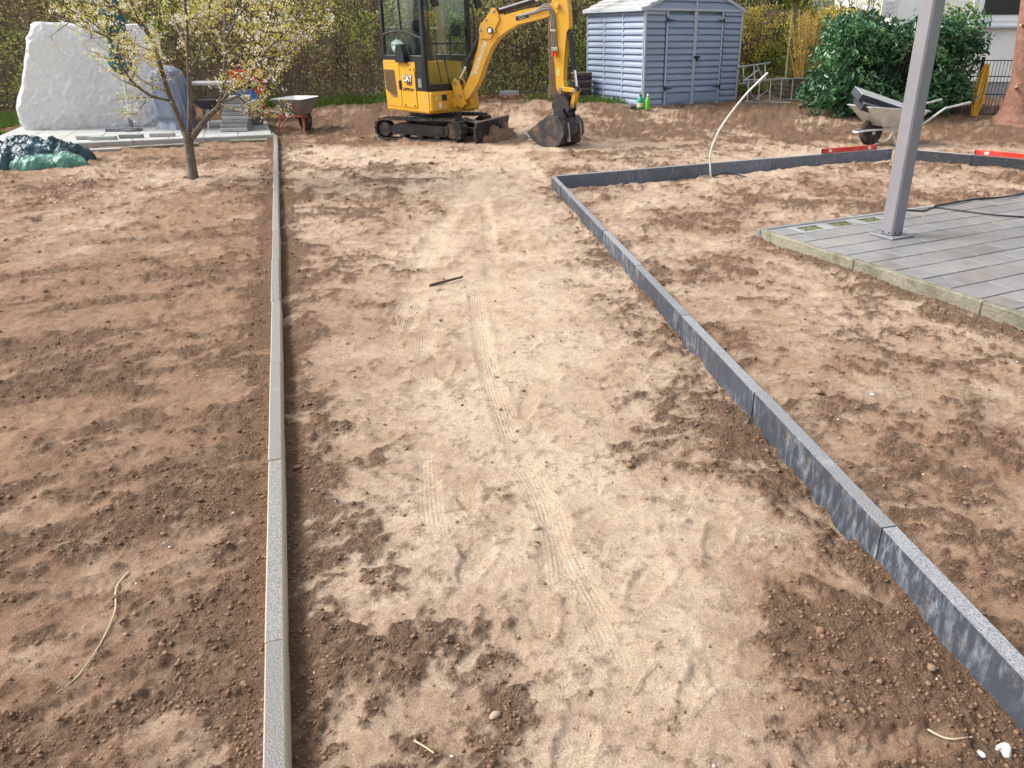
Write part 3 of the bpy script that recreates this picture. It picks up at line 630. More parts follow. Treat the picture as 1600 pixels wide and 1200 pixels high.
def blobmesh(name, mat, fn, nu=64, nv=40, parent=None):
    Vv, Uu = np.meshgrid(np.arange(nv+1)/nv, np.arange(nu)/nu, indexing='ij'); x, y, z = fn(Uu.ravel(), Vv.ravel())
    k = np.arange(nu); F = np.concatenate([np.stack([j*nu+k, j*nu+(k+1) % nu, (j+1)*nu+(k+1) % nu, (j+1)*nu+k], 1) for j in range(nv)])
    me = arrmesh(name, np.stack([x, y, z], 1), F, mat, smooth=True); o = bpy.data.objects.new(name, me); COL.objects.link(o); o.parent = parent; return o
def sfb(x, y, s, o=3): return fbm(np.asarray(x, float), np.asarray(y, float)+0*x, s, o)
def se(a, p): c, s = np.cos(a), np.sin(a); return np.sign(c)*np.abs(c)**p, np.sign(s)*np.abs(s)**p
# plastic wrapped garden furniture
def roundrect(u, hx, hy, r):                       # even walk round a rounded rectangle: position and outward normal
    sx, sy, q = 2*(hx-r), 2*(hy-r), math.pi*r/2; L = 2*(sx+sy)+4*q; d = (u % 1)*L; X = np.zeros_like(d); Y = X.copy(); NX = X.copy(); NY = X.copy()
    s0 = 0.; cs = [(hx-r, -hy+r), (hx-r, hy-r), (-hx+r, hy-r), (-hx+r, -hy+r)]; st = [(-hx+r, -hy), (hx, -hy+r), (hx-r, hy), (-hx, hy-r)]; dr_ = [(1, 0), (0, 1), (-1, 0), (0, -1)]; nr = [(0, -1), (1, 0), (0, 1), (-1, 0)]
    for k in range(4):
        l = sx if k % 2 == 0 else sy; m = (d >= s0) & (d < s0+l); t = d-s0
        X[m] = st[k][0]+dr_[k][0]*t[m]; Y[m] = st[k][1]+dr_[k][1]*t[m]; NX[m], NY[m] = nr[k]; s0 += l
        m = (d >= s0) & (d < s0+q); a = math.atan2(nr[k][1], nr[k][0])+(d-s0)/r; X[m] = cs[k][0]+r*np.cos(a[m]); Y[m] = cs[k][1]+r*np.sin(a[m]); NX[m] = np.cos(a[m]); NY[m] = np.sin(a[m]); s0 += q
    return X, Y, NX, NY
def tentfn(u, v):
    kn = [0, .06, .25, .55, .78, .86, .9, .95, 1]
    prof = np.interp(v, kn, [.93, .985, 1.03, 1.0, .97, .95, .88, .5, .02]); z = np.interp(v, kn, [0, .12, .5, 1.05, 1.5, 1.6, 1.64, 1.65, 1.64])
    x0, y0, nx, ny = roundrect(u, 1.12, .42, .13); X = x0*prof; Y = y0*prof; x = x0/1.12; q = X*1.1+Y*.9
    wx = .5*sfb(X*1.3+4, z*1.3+Y, 6); rg = lambda a, b, sd, o: 1-np.abs(2*sfb(a, b, sd, o)-1)
    r1 = rg(q*1.5+wx*2.2+z*.9, z*.7-q*.35+wx, 5, 3)**3; r2 = rg(q*4.5+wx*4-z*3, z*2.2+q*1.6, 9, 3)**3; r3 = rg(q*11-z*9, z*9+q*7+wx*4, 12, 2)**3
    edge = np.clip((np.abs(ny)-.6)*2.5, .12, 1)*np.clip((1.62-z)*4, .1, 1)
    w = (.06*(r1-.4)+(.055*(r2-.4)+.02*(r3-.4)*np.where(z < .6, 1.8, 1.))*edge)*np.clip(prof*1.2, 0, 1)+.05*np.exp(-((z-.32)/.25)**2)*(nx < -.3)
    sag = -.06*np.exp(-((X-.2)/.5)**2)*(v > .88)
    return X+nx*w+(z/1.6)*(.36-.2*x), Y+ny*w, z+sag+.3*w*(v > .86)
tent = blobmesh('wrapped_furniture', m_film, tentfn, 260, 90); tent.location = (-8.62, 13.8, .1); tent.rotation_euler = (0, 0, R(22))
tag(tent, 'bulky garden furniture wrapped in crinkled white plastic film on the terrace', 'covered furniture')
def coverfn(u, v):
    a = u*2*math.pi; x, y = se(a, .6); kn = [0, .06, .12, .2, .7, .85, .95, 1]
    z = np.interp(v, kn, [0, .04, .13, .2, .72, .9, .97, 1.0]); pr = np.interp(v, kn, [1.08, 1.02, .82, .96, .9, .74, .4, .02])
    q = np.cos(a)*1.2; r = np.sin(a)*1.2
    k = 1+.16*((1-np.abs(2*sfb(q*2.2+3+z*.5, r*2.2+2-z*.6, 15, 4)-1))**2-.4)+.05*np.sin(a*9+z*5+3*q)*np.clip(1-z, 0, 1)
    return x*.27*pr*k, y*.3*pr*k, z
o = blobmesh('barbecue_cover', m_cover, coverfn, 70, 40); o.location = (-6.98, 13.42, .1); tag(o, 'domed blue-grey fabric cover tied at the bottom beside the plastic-wrapped furniture', 'cover')
# folded parasol
para = thing('parasol', 'folded dark teal parasol on a thin metal pole in front of the white plastic', 'parasol', (-7.56, 12.98, .1))
MB().tube([(0, 0, 0), (.04, 0, .45), (.1, 0, 1.0), (.2, 0, 2.35)], .02, 8).build('pole', m_steel, para, True)
MB().lathe([(.16, 0), (.17, .03), (.05, .05), (.03, .2), (.024, .22)], 16).build('base', m_tub, para, True)
def canfn(u, v):
    a = u*2*math.pi; z = .88+v*1.55; r = np.interp(v, [0, .04, .12, .5, 1], [.03, .1, .15, .13, .04])*(1+.26*np.cos(a*5+z*2)+.14*np.sin(a*3+z*5)+.12*np.sin(z*23+a))
    return .09+.075*(z-.88)+r*np.cos(a), r*np.sin(a), z
blobmesh('canopy', m_teal, canfn, 40, 26, para)
# table, kettle barbecue
tb = thing('garden_table', 'small garden table with a pale grey top behind the tree trunk', 'table', (-6.45, 13.75, .1))
MB().box((0, 0, .7), (.78, .6, .05), None, .01).build('table_top', m_conc, tb)
for sx in (-.33, .33):
    for sy in (-.24, .24): MB().tube([(sx, sy, 0), (sx*.9, sy*.9, .68)], .015, 6).build('leg', m_tub, tb)
bb = thing('kettle_barbecue', 'black round kettle barbecue under the pale table top', 'barbecue', (-6.36, 13.42, .1))
MB().lathe([(.05, .3), (.17, .33), (.23, .42), (.235, .46), (.2, .475), (.02, .48)], 20).build('bowl', M('sooty_enamel', (.03, .026, .024), .75), bb, True)
for a in (30, 150, 270): MB().tube([(.12*math.cos(R(a)), .12*math.sin(R(a)), .32), (.25*math.cos(R(a)), .25*math.sin(R(a)), 0)], .012, 6).build('leg', m_alu, bb)
# stack of kerb stones
for k in range(9):
    o = MB().box((0, 0, .03), (.42-.008*k, .5, .056), None, .006).build('paving_stone', m_greystone if k % 3 else m_conc); o.location = (-5.83+.002*k, 13.05+.035*k, .103+k*.058); o.rotation_euler = (0, 0, R(14+random.uniform(-2, 2)))
    tag(o, ['bottom', 'second', 'third', 'fourth', 'fifth', 'sixth', 'seventh', 'eighth', 'top'][k]+' grey slab'+(' from the bottom' if 0 < k < 8 else '')+' of the stack leaning back beside the grey tub', 'paving slab', 'slabs stacked beside the tub')
tubp = (-5.92, 13.95, .1)
tub = thing('mortar_tub', 'dark grey mortar tub standing on the terrace corner', 'tub', tubp)
MB().lathe([(.17, 0), (.18, .01), (.22, .3), (.235, .31), (.235, .33), (.21, .33), (.165, .04), (.02, .035)], 24).build('shell', m_tub, tub, True)
o = MB().lathe([(.1, .3), (.21, .34), (.225, .42), (.19, .52), (.16, .6), (.02, .605)], 24).build('blue_tub', m_blue, None, True); o.location = tubp; o.rotation_euler = (R(4), R(-4), 0); tag(o, 'bright blue plastic tub upside down in the grey tub', 'tub')
o = MB().lathe([(.02, 0), (.2, 0), (.21, .03), (.19, .06), (.05, .07)], 20).build('lid', m_lime, None, True); o.location = (-5.96, 13.95, .71); o.rotation_euler = (R(-4), R(-12), 0); tag(o, 'pale lime green plastic lid lying on the blue tub', 'lid')
rc = thing('plastic_crate', 'red slatted plastic crate behind the blue tub', 'crate', (-6.22, 14.75, .1), 8)
for z in (.5, .6, .7, .8): MB().box((0, -.17, z+.03), (.46, .02, .075), None, .006).build('slat', m_red, rc)
for z in (.5, .6, .7, .8): MB().box((0, .17, z+.03), (.46, .02, .075), None, .006).build('slat', m_red, rc)
for s in (-.24, .24): MB().box((s, 0, .67), (.025, .36, .4), None, .006).build('side_panel', m_red, rc)
MB().tube([(-.12, -.18, .86), (-.12, -.18, .95), (.1, -.18, .95), (.1, -.18, .86)], .012, 6).build('handle', m_red, rc)
MB().box((0, 0, .47), (.46, .34, .02)).build('base', m_red, rc)
for sx in (-.2, .2):
    for sy in (-.14, .14): MB().tube([(sx, sy, 0), (sx, sy, .46)], .016, 6).build('leg', m_red, rc)

# tarpaulins
def heap(name, mat, loc, L, Wd, H, rz, seed, label, cat, fold=1.):
    def fn(u, v):
        a = u*2*math.pi; e = np.cos(v*math.pi/2)**.8
        w = 1+.5*(sfb(2+np.cos(a)*2.2, 2+np.sin(a)*2.2, seed, 4)-.5)*2
        x = L*np.cos(a)*e*w; y = Wd*np.sin(a)*e*w
        wa, wb = sfb(x*2.5+1, y*2.5, seed+11), sfb(x*2.5+7, y*2.5+3, seed+12)
        r1 = (1-np.abs(2*sfb(x*2.4+9+2.2*wa, y*3.4+4+2.2*wb, seed+3, 3)-1))**2.; r2 = (1-np.abs(2*sfb(x*6+9+4*wb, y*8+4-4*wa, seed+5, 3)-1))**2.
        z = H*np.sin(v*math.pi/2)**.7*(.5+.8*fold*(r1-.35)+.22*fold*(r2-.35)+.4*(sfb(x*1.6+5, y*1.6+1, seed+7)))
        return x, y, np.where(v > 0, np.maximum(z, -.02), -.03)
    o = blobmesh(name, mat, fn, 190, 90); o.location = loc; o.rotation_euler = (0, 0, R(rz)); return tag(o, label, cat)
heap('tarpaulin', m_tarpd, (-7.42, 9.98, 0), .74, .42, .33, 12, 3, 'crumpled dark teal tarpaulin heap at the left border', 'tarpaulin', .6)
heap('tarpaulin', m_tarpg, (-6.86, 9.78, 0), .46, .30, .25, 14, 23, 'folded lighter green tarpaulin lying against the dark teal heap', 'tarpaulin', .28)

# ------------------------------------------------------------------ cherry tree
LIMBS = {'A': [(-4.58, 8.9, 0.50), (-4.61, 8.85, 0.82), (-4.62, 8.8, 1.03), (-4.58, 8.7, 1.27), (-4.56, 8.6, 1.51), (-4.61, 8.5, 1.75), (-4.59, 8.4, 2.03), (-4.51, 8.3, 2.36)],
 'B': [(-4.54, 8.92, 0.48), (-4.48, 9.0, 0.92), (-4.42, 9.05, 1.38), (-4.37, 9.1, 1.83), (-4.31, 9.1, 2.26), (-4.23, 9.1, 2.73)],
 'C': [(-4.50, 8.9, 0.48), (-4.23, 8.8, 0.71), (-4.02, 8.7, 0.85), (-3.91, 8.7, 1.13), (-3.84, 8.75, 1.51), (-3.8, 8.8, 1.88), (-3.74, 8.8, 2.35)],
 'D': [(-4.0, 8.7, 0.87), (-3.79, 8.55, 1.0), (-3.55, 8.45, 1.09), (-3.37, 8.4, 1.36), (-3.19, 8.3, 1.63), (-3.05, 8.3, 1.97), (-2.93, 8.3, 2.3)],
 'A1': [(-4.64, 8.83, 0.88), (-4.73, 8.6, 0.96), (-4.79, 8.4, 1.15), (-4.79, 8.3, 1.42), (-4.87, 8.2, 1.63), (-5.1, 8.1, 1.82), (-5.2, 8.0, 2.01)],
 'A2': [(-4.64, 8.8, 0.99), (-4.93, 8.9, 1.09), (-5.18, 9.1, 1.28), (-5.34, 9.2, 1.51), (-5.74, 9.3, 1.65), (-6.13, 9.4, 1.77)],
 'A3': [(-4.58, 8.7, 1.29), (-4.87, 8.9, 1.33), (-5.17, 9.1, 1.45), (-5.38, 9.2, 1.56), (-5.68, 9.3, 1.61)],
 'B1': [(-4.43, 9.0, 1.15), (-4.36, 9.2, 1.38), (-4.28, 9.3, 1.64), (-4.21, 9.4, 1.9), (-4.12, 9.5, 2.23)],
 'C1': [(-3.93, 8.7, 1.03), (-3.73, 8.8, 1.05), (-3.53, 9.0, 1.17), (-3.28, 9.1, 1.38), (-3.03, 9.2, 1.58), (-2.86, 9.3, 1.71)],
 'C2': [(-4.0, 8.7, 0.87), (-3.71, 8.5, 0.95), (-3.46, 8.4, 1.05), (-3.12, 8.3, 1.22), (-2.88, 8.2, 1.29)],
 'C3': [(-3.87, 8.7, 1.32), (-3.78, 8.9, 1.46), (-3.61, 9.0, 1.57), (-3.42, 9.1, 1.8), (-3.27, 9.2, 2.08)],
 'D1': [(-3.47, 8.42, 1.21), (-3.22, 8.3, 1.42), (-2.95, 8.2, 1.6), (-2.69, 8.1, 1.82), (-2.5, 8.0, 2.06)],
 'E': [(-4.01, 8.7, 0.86), (-3.79, 8.5, 0.81), (-3.55, 8.4, 0.78), (-3.4, 8.35, 0.8)],
 'B2': [(-4.42, 9.05, 1.38), (-4.62, 9.3, 1.64), (-4.85, 9.5, 1.88), (-5.02, 9.7, 2.18)],
 'A4': [(-4.56, 8.6, 1.51), (-4.56, 8.4, 1.66), (-4.69, 8.2, 1.83), (-4.78, 8.0, 1.98)],
 'F': [(-3.84, 8.75, 1.51), (-3.57, 8.6, 1.75), (-3.32, 8.5, 1.98), (-3.14, 8.4, 2.26)]}
RAD = {'A': (.032, .008), 'B': (.03, .008), 'C': (.035, .009), 'D': (.018, .005)}
TB = Vector((-4.60, 8.9, 0))
tree = thing('cherry_tree', 'small cherry tree with white blossom and yellow-green leaves in bare soil', 'tree', TB)
MB().tube([Vector(p)-TB for p in ((-4.60, 8.9, -.08), (-4.60, 8.9, .0), (-4.59, 8.9, .06), (-4.575, 8.9, .25), (-4.56, 8.9, .42), (-4.54, 8.9, .54))], [.1, .074, .056, .05, .052, .058], 14).build('trunk', m_bark, tree, True)
spurs = []
tw_ = MB()
def twig(p, d, L, r, depth):
    pts = [p]; n = 5
    for k in range(n):
        d = (d+Vector((random.gauss(0, .16), random.gauss(0, .16), random.gauss(.05, .13)))).normalized(); p = p+d*L/n; pts.append(p)
    tw_.tube(pts, [r*(1-.75*k/n) for k in range(n+1)], 4, False)
    for k in range(1, n+1):
        for _ in range(2): spurs.append((pts[k]+Vector((random.gauss(0, .015), random.gauss(0, .015), random.gauss(0, .015)))))
    if depth:
        for _ in range(random.randint(2, 3)):
            k = random.randint(1, n-1); dd = (d+Vector((random.gauss(0, .7), random.gauss(0, .7), random.gauss(.1, .5)))).normalized(); twig(pts[k], dd, L*random.uniform(.45, .7), r*.55, depth-1)
for nm, pts in LIMBS.items():
    r0, r1 = RAD.get(nm, (.015, .004)); P = [Vector(p)-TB for p in pts]; C_ = curve_pts(P, 5); n = len(C_)
    MB().tube(C_, [r0+(r1-r0)*k/(n-1) for k in range(n)], 9).build('branch', m_bark, tree, True)
    main = nm in ('A', 'B', 'C')
    for k in range(4 if main else 3, n, 1):
        if main and C_[k].z < .95: continue
        if random.random() < (.6 if main else .22 if nm in ('E', 'C2') else .72):
            t = (C_[k]-C_[k-1]).normalized(); d = (t*.55+Vector((random.gauss(0, .6), random.gauss(0, .6), random.gauss(.15, .4)))).normalized()
            twig(C_[k], d, random.uniform(.22, .55), .0055, 1)
    for k in range(3, n):
        if C_[k].z > .8: spurs.append(C_[k]+Vector((0, 0, .01)))
tw_.build('twigs', m_twig, tree, True)
def cards(name, C, size, mat, parent, aspect=.55, rnd=None, up=.3, six=False):
    C = np.asarray(C, float); n = len(C)
    u = rng.normal(size=(n, 3)); u[:, 2] += up; u /= np.linalg.norm(u, axis=1)[:, None]
    w = np.cross(u, rng.normal(size=(n, 3))); w /= np.linalg.norm(w, axis=1)[:, None]; nn = np.cross(u, w)
    s = (size*(.6+.8*rng.random(n)))[:, None]; rv = rng.random(n) if rnd is None else rnd
    if six:
        vs = [C-u*s*.5, C-u*s*.18+w*s*aspect*.46+nn*s*.07, C+u*s*.22+w*s*aspect*.4+nn*s*.05, C+u*s*.55-nn*s*.06, C+u*s*.22-w*s*aspect*.4+nn*s*.05, C-u*s*.18-w*s*aspect*.46+nn*s*.07]
        V = np.stack(vs, 1).reshape(-1, 3); b = np.arange(n)[:, None]*6
        F = np.concatenate([b+np.array([0, 1, 2, 3]), b+np.array([0, 3, 4, 5])], 0); rv = np.concatenate([rv, rv])
    else:
        V = np.stack([C-u*s*.5, C+w*s*aspect*.5+nn*s*.06, C+u*s*.5, C-w*s*aspect*.5+nn*s*.06], 1).reshape(-1, 3); F = np.arange(n*4).reshape(n, 4)
    me = arrmesh(name, V, F, mat, rv); o = bpy.data.objects.new(name, me); COL.objects.link(o); o.parent = parent; return o
sp = np.array([tuple(v) for v in spurs]); sp = sp[(sp[:, 0] > -.35) | (rng.random(len(sp)) < .5)]; print('spurs', len(sp))
m_cl = leafmat('cherry_leaf', [(.55, .4, .1), (.64, .58, .12), (.5, .55, .13), (.72, .62, .16), (.58, .36, .13)], .5, .4)
m_bl = leafmat('blossom', [(.82, .8, .76), (.88, .87, .84)], .6, .35)
idx = rng.integers(0, len(sp), 12000); cl_leaf = cards('leaves', sp[idx]+rng.normal(0, .022, (12000, 3)), .028, m_cl, tree, .5, None, .5); cl_leaf['kind'] = 'stuff'
idx = rng.integers(0, len(sp), 1350); ctr = sp[idx]+rng.normal(0, .022, (1350, 3)); ctr = np.repeat(ctr, 7, 0)+rng.normal(0, .011, (9450, 3))
bl = cards('blossoms', ctr, .0165, m_bl, tree, .9); bl['kind'] = 'stuff'
# fallen petals under the tree
N = 260; ang = rng.random(N)*6.28; rr_ = 1.7*rng.random(N)**.6; px_ = TB.x+rr_*np.cos(ang)-.1; py_ = TB.y+rr_*np.sin(ang)*1.0
pt = cards('fallen_petals', np.stack([px_, py_, ground_fields(px_, py_)[0]+.006], 1), .018, m_bl, None, .8); tag(pt, 'white petals fallen on the soil under the cherry tree', 'petals', kind='stuff')

# ------------------------------------------------------------------ wheelbarrows
def wheel(parent, c, r, w, rimmat):
    wob = MB().lathe([(r*.62, -w/2), (r*.9, -w/2), (r, -w*.25), (r, w*.25), (r*.9, w/2), (r*.62, w/2)], 28, c, 'y').build('wheel', m_rub, parent, True)
    q = MB().lathe([(r*.15, -w*.5), (r*.6, -w*.44), (r*.66, -w*.3), (r*.66, w*.3), (r*.6, w*.44), (r*.15, w*.5)], 20, c, 'y')
    q.build('rim', rimmat, wob, True)
    MB().lathe([(.018, -w*.8), (.018, w*.8)], 10, c, 'y').build('axle', m_steel, wob)
def tray(parent, bot, top, mat, inner, name='tray'):
    # bot/top: list of 4 corners (x,y,z) fl, fr, br, bl; rounded with extra points
    def ring(c, k=4):
        out = []; n = len(c)
        for i_ in range(n):
            p, pp, pn = Vector(c[i_]), Vector(c[i_-1]), Vector(c[(i_+1) % n])
            a = p+(pp-p).normalized()*.09; b = p+(pn-p).normalized()*.09
            for j in range(k+1):
                t = j/k; out.append(a*(1-t)**2+p*2*t*(1-t)+b*t*t)
        return out
    o = MB(); ro, rt = ring(bot), ring(top); n = len(ro); mid = [a*.35+b*.65 for a, b in zip(ro, rt)]
    cx_ = sum(rt, Vector())/n
    outer = [cx_+(p-cx_)*1.03+Vector((0, 0, -.006)) for p in rt]
    inn = [Vector((cx_.x+(p.x-cx_.x)*.985, cx_.y+(p.y-cx_.y)*.985, p.z)) for p in rt]
    cb = sum(ro, Vector())/n; inb = [Vector((cb.x+(p.x-cb.x)*.97, cb.y+(p.y-cb.y)*.97, p.z+.008)) for p in ro]
    rings = [ro, mid, rt, outer, [p+Vector((0, 0, .014)) for p in outer], [p+Vector((0, 0, .012)) for p in inn], inb]
    vs = [v for r_ in rings for v in r_]; fs = []
    for j in range(len(rings)-1):
        for i_ in range(n): fs.append((j*n+i_, j*n+(i_+1) % n, (j+1)*n+(i_+1) % n, (j+1)*n+i_))
    fs.append(tuple(range(n))); fs.append(tuple(range((len(rings)-1)*n, len(rings)*n)))
    o.add(vs, fs); o.m = [0]*len(o.f)
    for k_ in range(len(o.f)):
        if 5*n <= k_ < 6*n or k_ == len(o.f)-1: o.m[k_] = 1
    return o.build(name, [mat, inner], parent, True, 50)
# galvanised barrow, local x towards the wheel
wb = thing('wheelbarrow', 'galvanised wheelbarrow loaded with dark edging stones behind the post', 'wheelbarrow', (4.46, 11.95, .0), 199)
wheel(wb, (0, 0, .195), .195, .095, M('teal_rim', (.09, .3, .36), .5, dirt=(.3, .27, .22), dirtamt=.3))
tray(wb, [(.02, .2, .3), (.02, -.2, .3), (-.62, -.22, .25), (-.62, .22, .25)], [(.3, .30, .58), (.3, -.30, .58), (-.78, -.34, .5), (-.78, .34, .5)], m_steel, m_steel)
for s in (-1, 1):
    MB().tube(curve_pts([(.3, .0, .2), (.28, .06*s, .21), (.12, .09*s, .23), (-.1, .13*s, .24), (-.6, .24*s, .26), (-1.05, .29*s, .52), (-1.12, .29*s, .54), (-1.5, .30*s, .6)], 5), .016, 8).build('handle', m_steel, wb, True)
    MB().tube([(-1.36, .297*s, .578), (-1.53, .302*s, .605)], .021, 8).build('grip', m_conc, wb, True)
    MB().tube(curve_pts([(-.25, .17*s, .25), (-.3, .19*s, .1), (-.33, .2*s, .012), (-.5, .22*s, .012), (-.58, .22*s, .1), (-.62, .22*s, .25)], 4), .014, 8).build('leg', m_steel, wb, True)
    MB().box((0, .065*s, .2), (.05, .008, .07)).build('bracket', m_steel, wb)
for k, (lab, x0, z0, x1, z1, y) in enumerate((('dark edging stone lying lowest in the galvanised wheelbarrow', .36, .63, -.6, .40, .06), ('upper dark edging stone with pale grey top sticking out of the galvanised wheelbarrow', .40, .76, -.58, .49, .03))):
    o = MB().bar((x0, y, z0), (x1, y, z1), .26, .11, up=(0, .42, 1), bev=.006).build('edging_stone', m_kerbN); o.location = wb.location; o.rotation_euler = wb.rotation_euler
    tag(o, lab, 'edging stone', 'edging stones in the wheelbarrow')
# grey plastic barrow with red frame, seen from behind
w1 = thing('wheelbarrow', 'small grey tray wheelbarrow with red frame beside the terrace', 'wheelbarrow', (-5.04, 13.55, .0), 80)
wheel(w1, (.42, 0, .17), .17, .09, m_tub)
tray(w1, [(.4, .17, .31), (.4, -.17, .31), (-.02, -.21, .30), (-.02, .21, .30)], [(.58, .26, .56), (.58, -.26, .56), (-.14, -.30, .55), (-.14, .30, .55)], m_tub, m_white)
for s in (-1, 1):
    MB().tube(curve_pts([(.45, .07*s, .17), (.2, .14*s, .27), (-.05, .22*s, .29), (-.35, .30*s, .42), (-.6, .33*s, .53)], 4), .015, 8).build('handle', m_redframe, w1, True)
    MB().tube([(-.02, .2*s, .3), (-.12, .25*s, .0)], .014, 6).build('leg', m_redframe, w1); MB().tube([(.16, .15*s, .28), (-.12, .25*s, .02)], .012, 6).build('brace', m_redframe, w1)
MB().box((-.05, 0, .285), (.03, .44, .035)).build('crossbar', m_redframe, w1)
MB().box((-.105, 0, .5), (.012, .09, .035)).build('badge', m_white, w1)

# ------------------------------------------------------------------ excavator
ex = thing('mini_excavator', 'yellow and black mini excavator with its arm lowered before the hedge', 'excavator', (-2.445, 12.96, 0.0), -18)
NEAR = -.5
for s in (-1, 1):
    yc = .5*s; w = .23
    path = []
    for k in range(13): a = R(90+k*15); path.append((-.62+.165*math.cos(a), .172+.165*math.sin(a)))
    for k in range(13): a = R(-90+k*15); path.append((.60+.17*math.cos(a), .178+.17*math.sin(a)))
    path.append(path[0])
    # resample evenly
    seg = [0];
    for a, b in zip(path[:-1], path[1:]): seg.append(seg[-1]+math.hypot(b[0]-a[0], b[1]-a[1]))
    Lt = seg[-1]; nL = 44; q = MB()
    def at_(d):
        d %= Lt; return np.interp(d, seg, [p[0] for p in path]), np.interp(d, seg, [p[1] for p in path])
    vs = []; n4 = 88
    for k in range(n4):
        x, z = at_(k*Lt/n4); x2, z2 = at_(k*Lt/n4+.01); tx, tz = x2-x, z2-z; L = math.hypot(tx, tz); nx, nz = tz/L, -tx/L
        if (x*nx+(z-.175)*nz) < 0: nx, nz = -nx, -nz
        for yy in (yc-w/2, yc+w/2): vs += [(x, yy, z), (x-nx*.028, yy, z-nz*.028)]
    fs = []
    for k in range(n4):
        a, b = k*4, ((k+1) % n4)*4; fs += [(a, b, b+2, a+2), (a+1, a+3, b+3, b+1), (a, a+1, b+1, b), (a+2, b+2, b+3, a+3)]
    q.add(vs, fs)
    for k in range(nL):
        x, z = at_(k*Lt/nL); x2, z2 = at_(k*Lt/nL+.01); ang = math.atan2(z2-z, x2-x)
        q.box((x, yc, z), (.026, w*.98, .034), Matrix.Rotation(-ang, 3, 'Y'))
    tr = q.build('track', m_rub, ex)
    q = MB().prism([(-.5, .1), (.48, .08), (.52, .14), (.52, .24), (-.36, .27), (-.5, .22)], yc-.08, yc+.08); q.build('track_frame', m_muddy, tr)
    MB().prism([(-.34, .12), (.44, .11), (.44, .235), (-.34, .25)], yc-.095 if s < 0 else yc+.083, yc-.083 if s < 0 else yc+.095).build('track_cover', m_blk, tr)
    MB().lathe([(.03, -.09), (.105, -.085), (.125, -.05), (.125, .05), (.105, .085), (.03, .09)], 18, (-.62, yc, .172), 'y').build('sprocket', m_muddy, tr)
    MB().lathe([(.04, -.07), (.13, -.06), (.135, 0), (.13, .06), (.04, .07)], 20, (.60, yc, .178), 'y').build('idler', m_muddy, tr)
    for x in (-.3, .02, .32): MB().lathe([(.02, -.09), (.05, -.085), (.05, .085), (.02, .09)], 14, (x, yc, .078), 'y').build('roller', m_muddy, tr)
MB().box((0, 0, .27), (.6, .8, .18), None, .02).build('undercarriage', m_muddy, ex)
MB().lathe([(.3, .34), (.32, .36), (.32, .42), (.28, .44)], 28).build('slew_ring', m_blk, ex, True)
q = MB().prism([(1.02, .0), (1.045, .0), (1.03, .1), (1.03, .2), (1.06, .32), (1.03, .325), (.995, .2), (.995, .1)], -.64, .64)
bl_ = q.build('blade', m_muddy, ex)
MB().prism([(1.025, .318), (1.065, .318), (1.065, .332), (1.025, .332)], -.645, .645).build('blade_edge', m_worn, bl_)
for s in (-1, 1): MB().bar((.35, .3*s, .22), (1.0, .34*s, .15), .07, .09, bev=.008).build('blade_arm', m_blk, bl_)
MB().bar((.5, .05, .3), (1.0, .05, .2), .12, .05, bev=.01).build('blade_cylinder_guard', m_worn, bl_)
heapm = heap('blade_soil', SOIL, (0, 0, 0), .12, .5, .2, 0, 44, 'x', 'soil'); del heapm['label'], heapm['category']; heapm.parent = bl_; heapm.location = (1.12, .05, -.02)
# upper body, slewed against the tracks: local x forward, built in the body frame UB
UB = Matrix.Rotation(R(-25), 4, 'Z')
def ub(name, mat, q, parent=ex, smooth=False, ang=30): return q.xf(UB).build(name, mat, parent, smooth, ang)
def rounded_plan(x0, x1, yn, yf, rr):
    P = [(x1, yn), (x1, yf)]
    for k in range(7): a = R(90+k*15); P.append((x0+rr+rr*math.cos(a), yf-rr+rr*math.sin(a)))
    for k in range(7): a = R(180+k*15); P.append((x0+rr+rr*math.cos(a), yn+rr+rr*math.sin(a)))
    return P
def vprism(q, P, z0, z1): q.prism([(x, y) for x, y in P], z0, z1, 'z'); return q
q = MB(); vprism(q, rounded_plan(-.70, .50, -.47, .47, .07), .45, .75); vprism(q, rounded_plan(-.685, .2, -.462, .462, .07), .75, 1.17)
body = ub('body', m_yel, q, ex, True)
ub('skirt', m_yel, MB().box((-.1, 0, .44), (1.16, .92, .035), None, .01), body)
ub('service_door', m_yel, MB().prism([(-.19, .5), (.2, .5), (.2, 1.02), (.16, 1.09), (.02, 1.12), (-.02, 1.19), (-.19, 1.19)], -.482, -.45), body)
ub('rear_cover', m_yel, MB().prism([(-.64, .5), (-.215, .5), (-.215, 1.19), (-.62, 1.19), (-.645, 1.16)], -.478, -.45), body)
g_ = ub('grille', M('grille_mesh', (.24, .15, .06), .7, .3, 60, .6, 200), MB().prism([(-.635, 1.05), (-.345, 1.05), (-.31, .63), (-.45, .63), (-.62, .75)], -.4815, -.45), body)
for k in range(11): ub('grille_bar', m_cabblk, MB().bar((-.615+.026*k, -.483, 1.04), (-.60+.026*k, -.483, .74-.01*min(k, 8)), .003, .006), g_)
ub('latch', m_cabblk, MB().box((-.2, -.49, .83), (.06, .02, .14), None, .008), body); ub('keyhole', m_chrome, MB().box((-.2, -.502, .84), (.02, .006, .02)), body)
for x, z in ((-.1, .53), (.15, .53), (.1, 1.06)): ub('bolt', m_cabblk, MB().lathe([(.012, -.01), (.012, .012)], 10, (x, -.485, z), 'y'), body)
ub('corner_panel', m_cabblk, MB().prism([(.205, .75), (.46, .74), (.46, 1.25), (.205, 1.25)], -.465, -.40), body); ub('vent', m_tub, MB().box((.31, -.468, .87), (.09, .012, .13)), body)
ub('front_panel', m_yel, MB().box((.5, -.3, .6), (.12, .32, .28), None, .02), body); ub('front_panel', m_yel, MB().box((.5, .34, .58), (.14, .3, .26), None, .02), body)
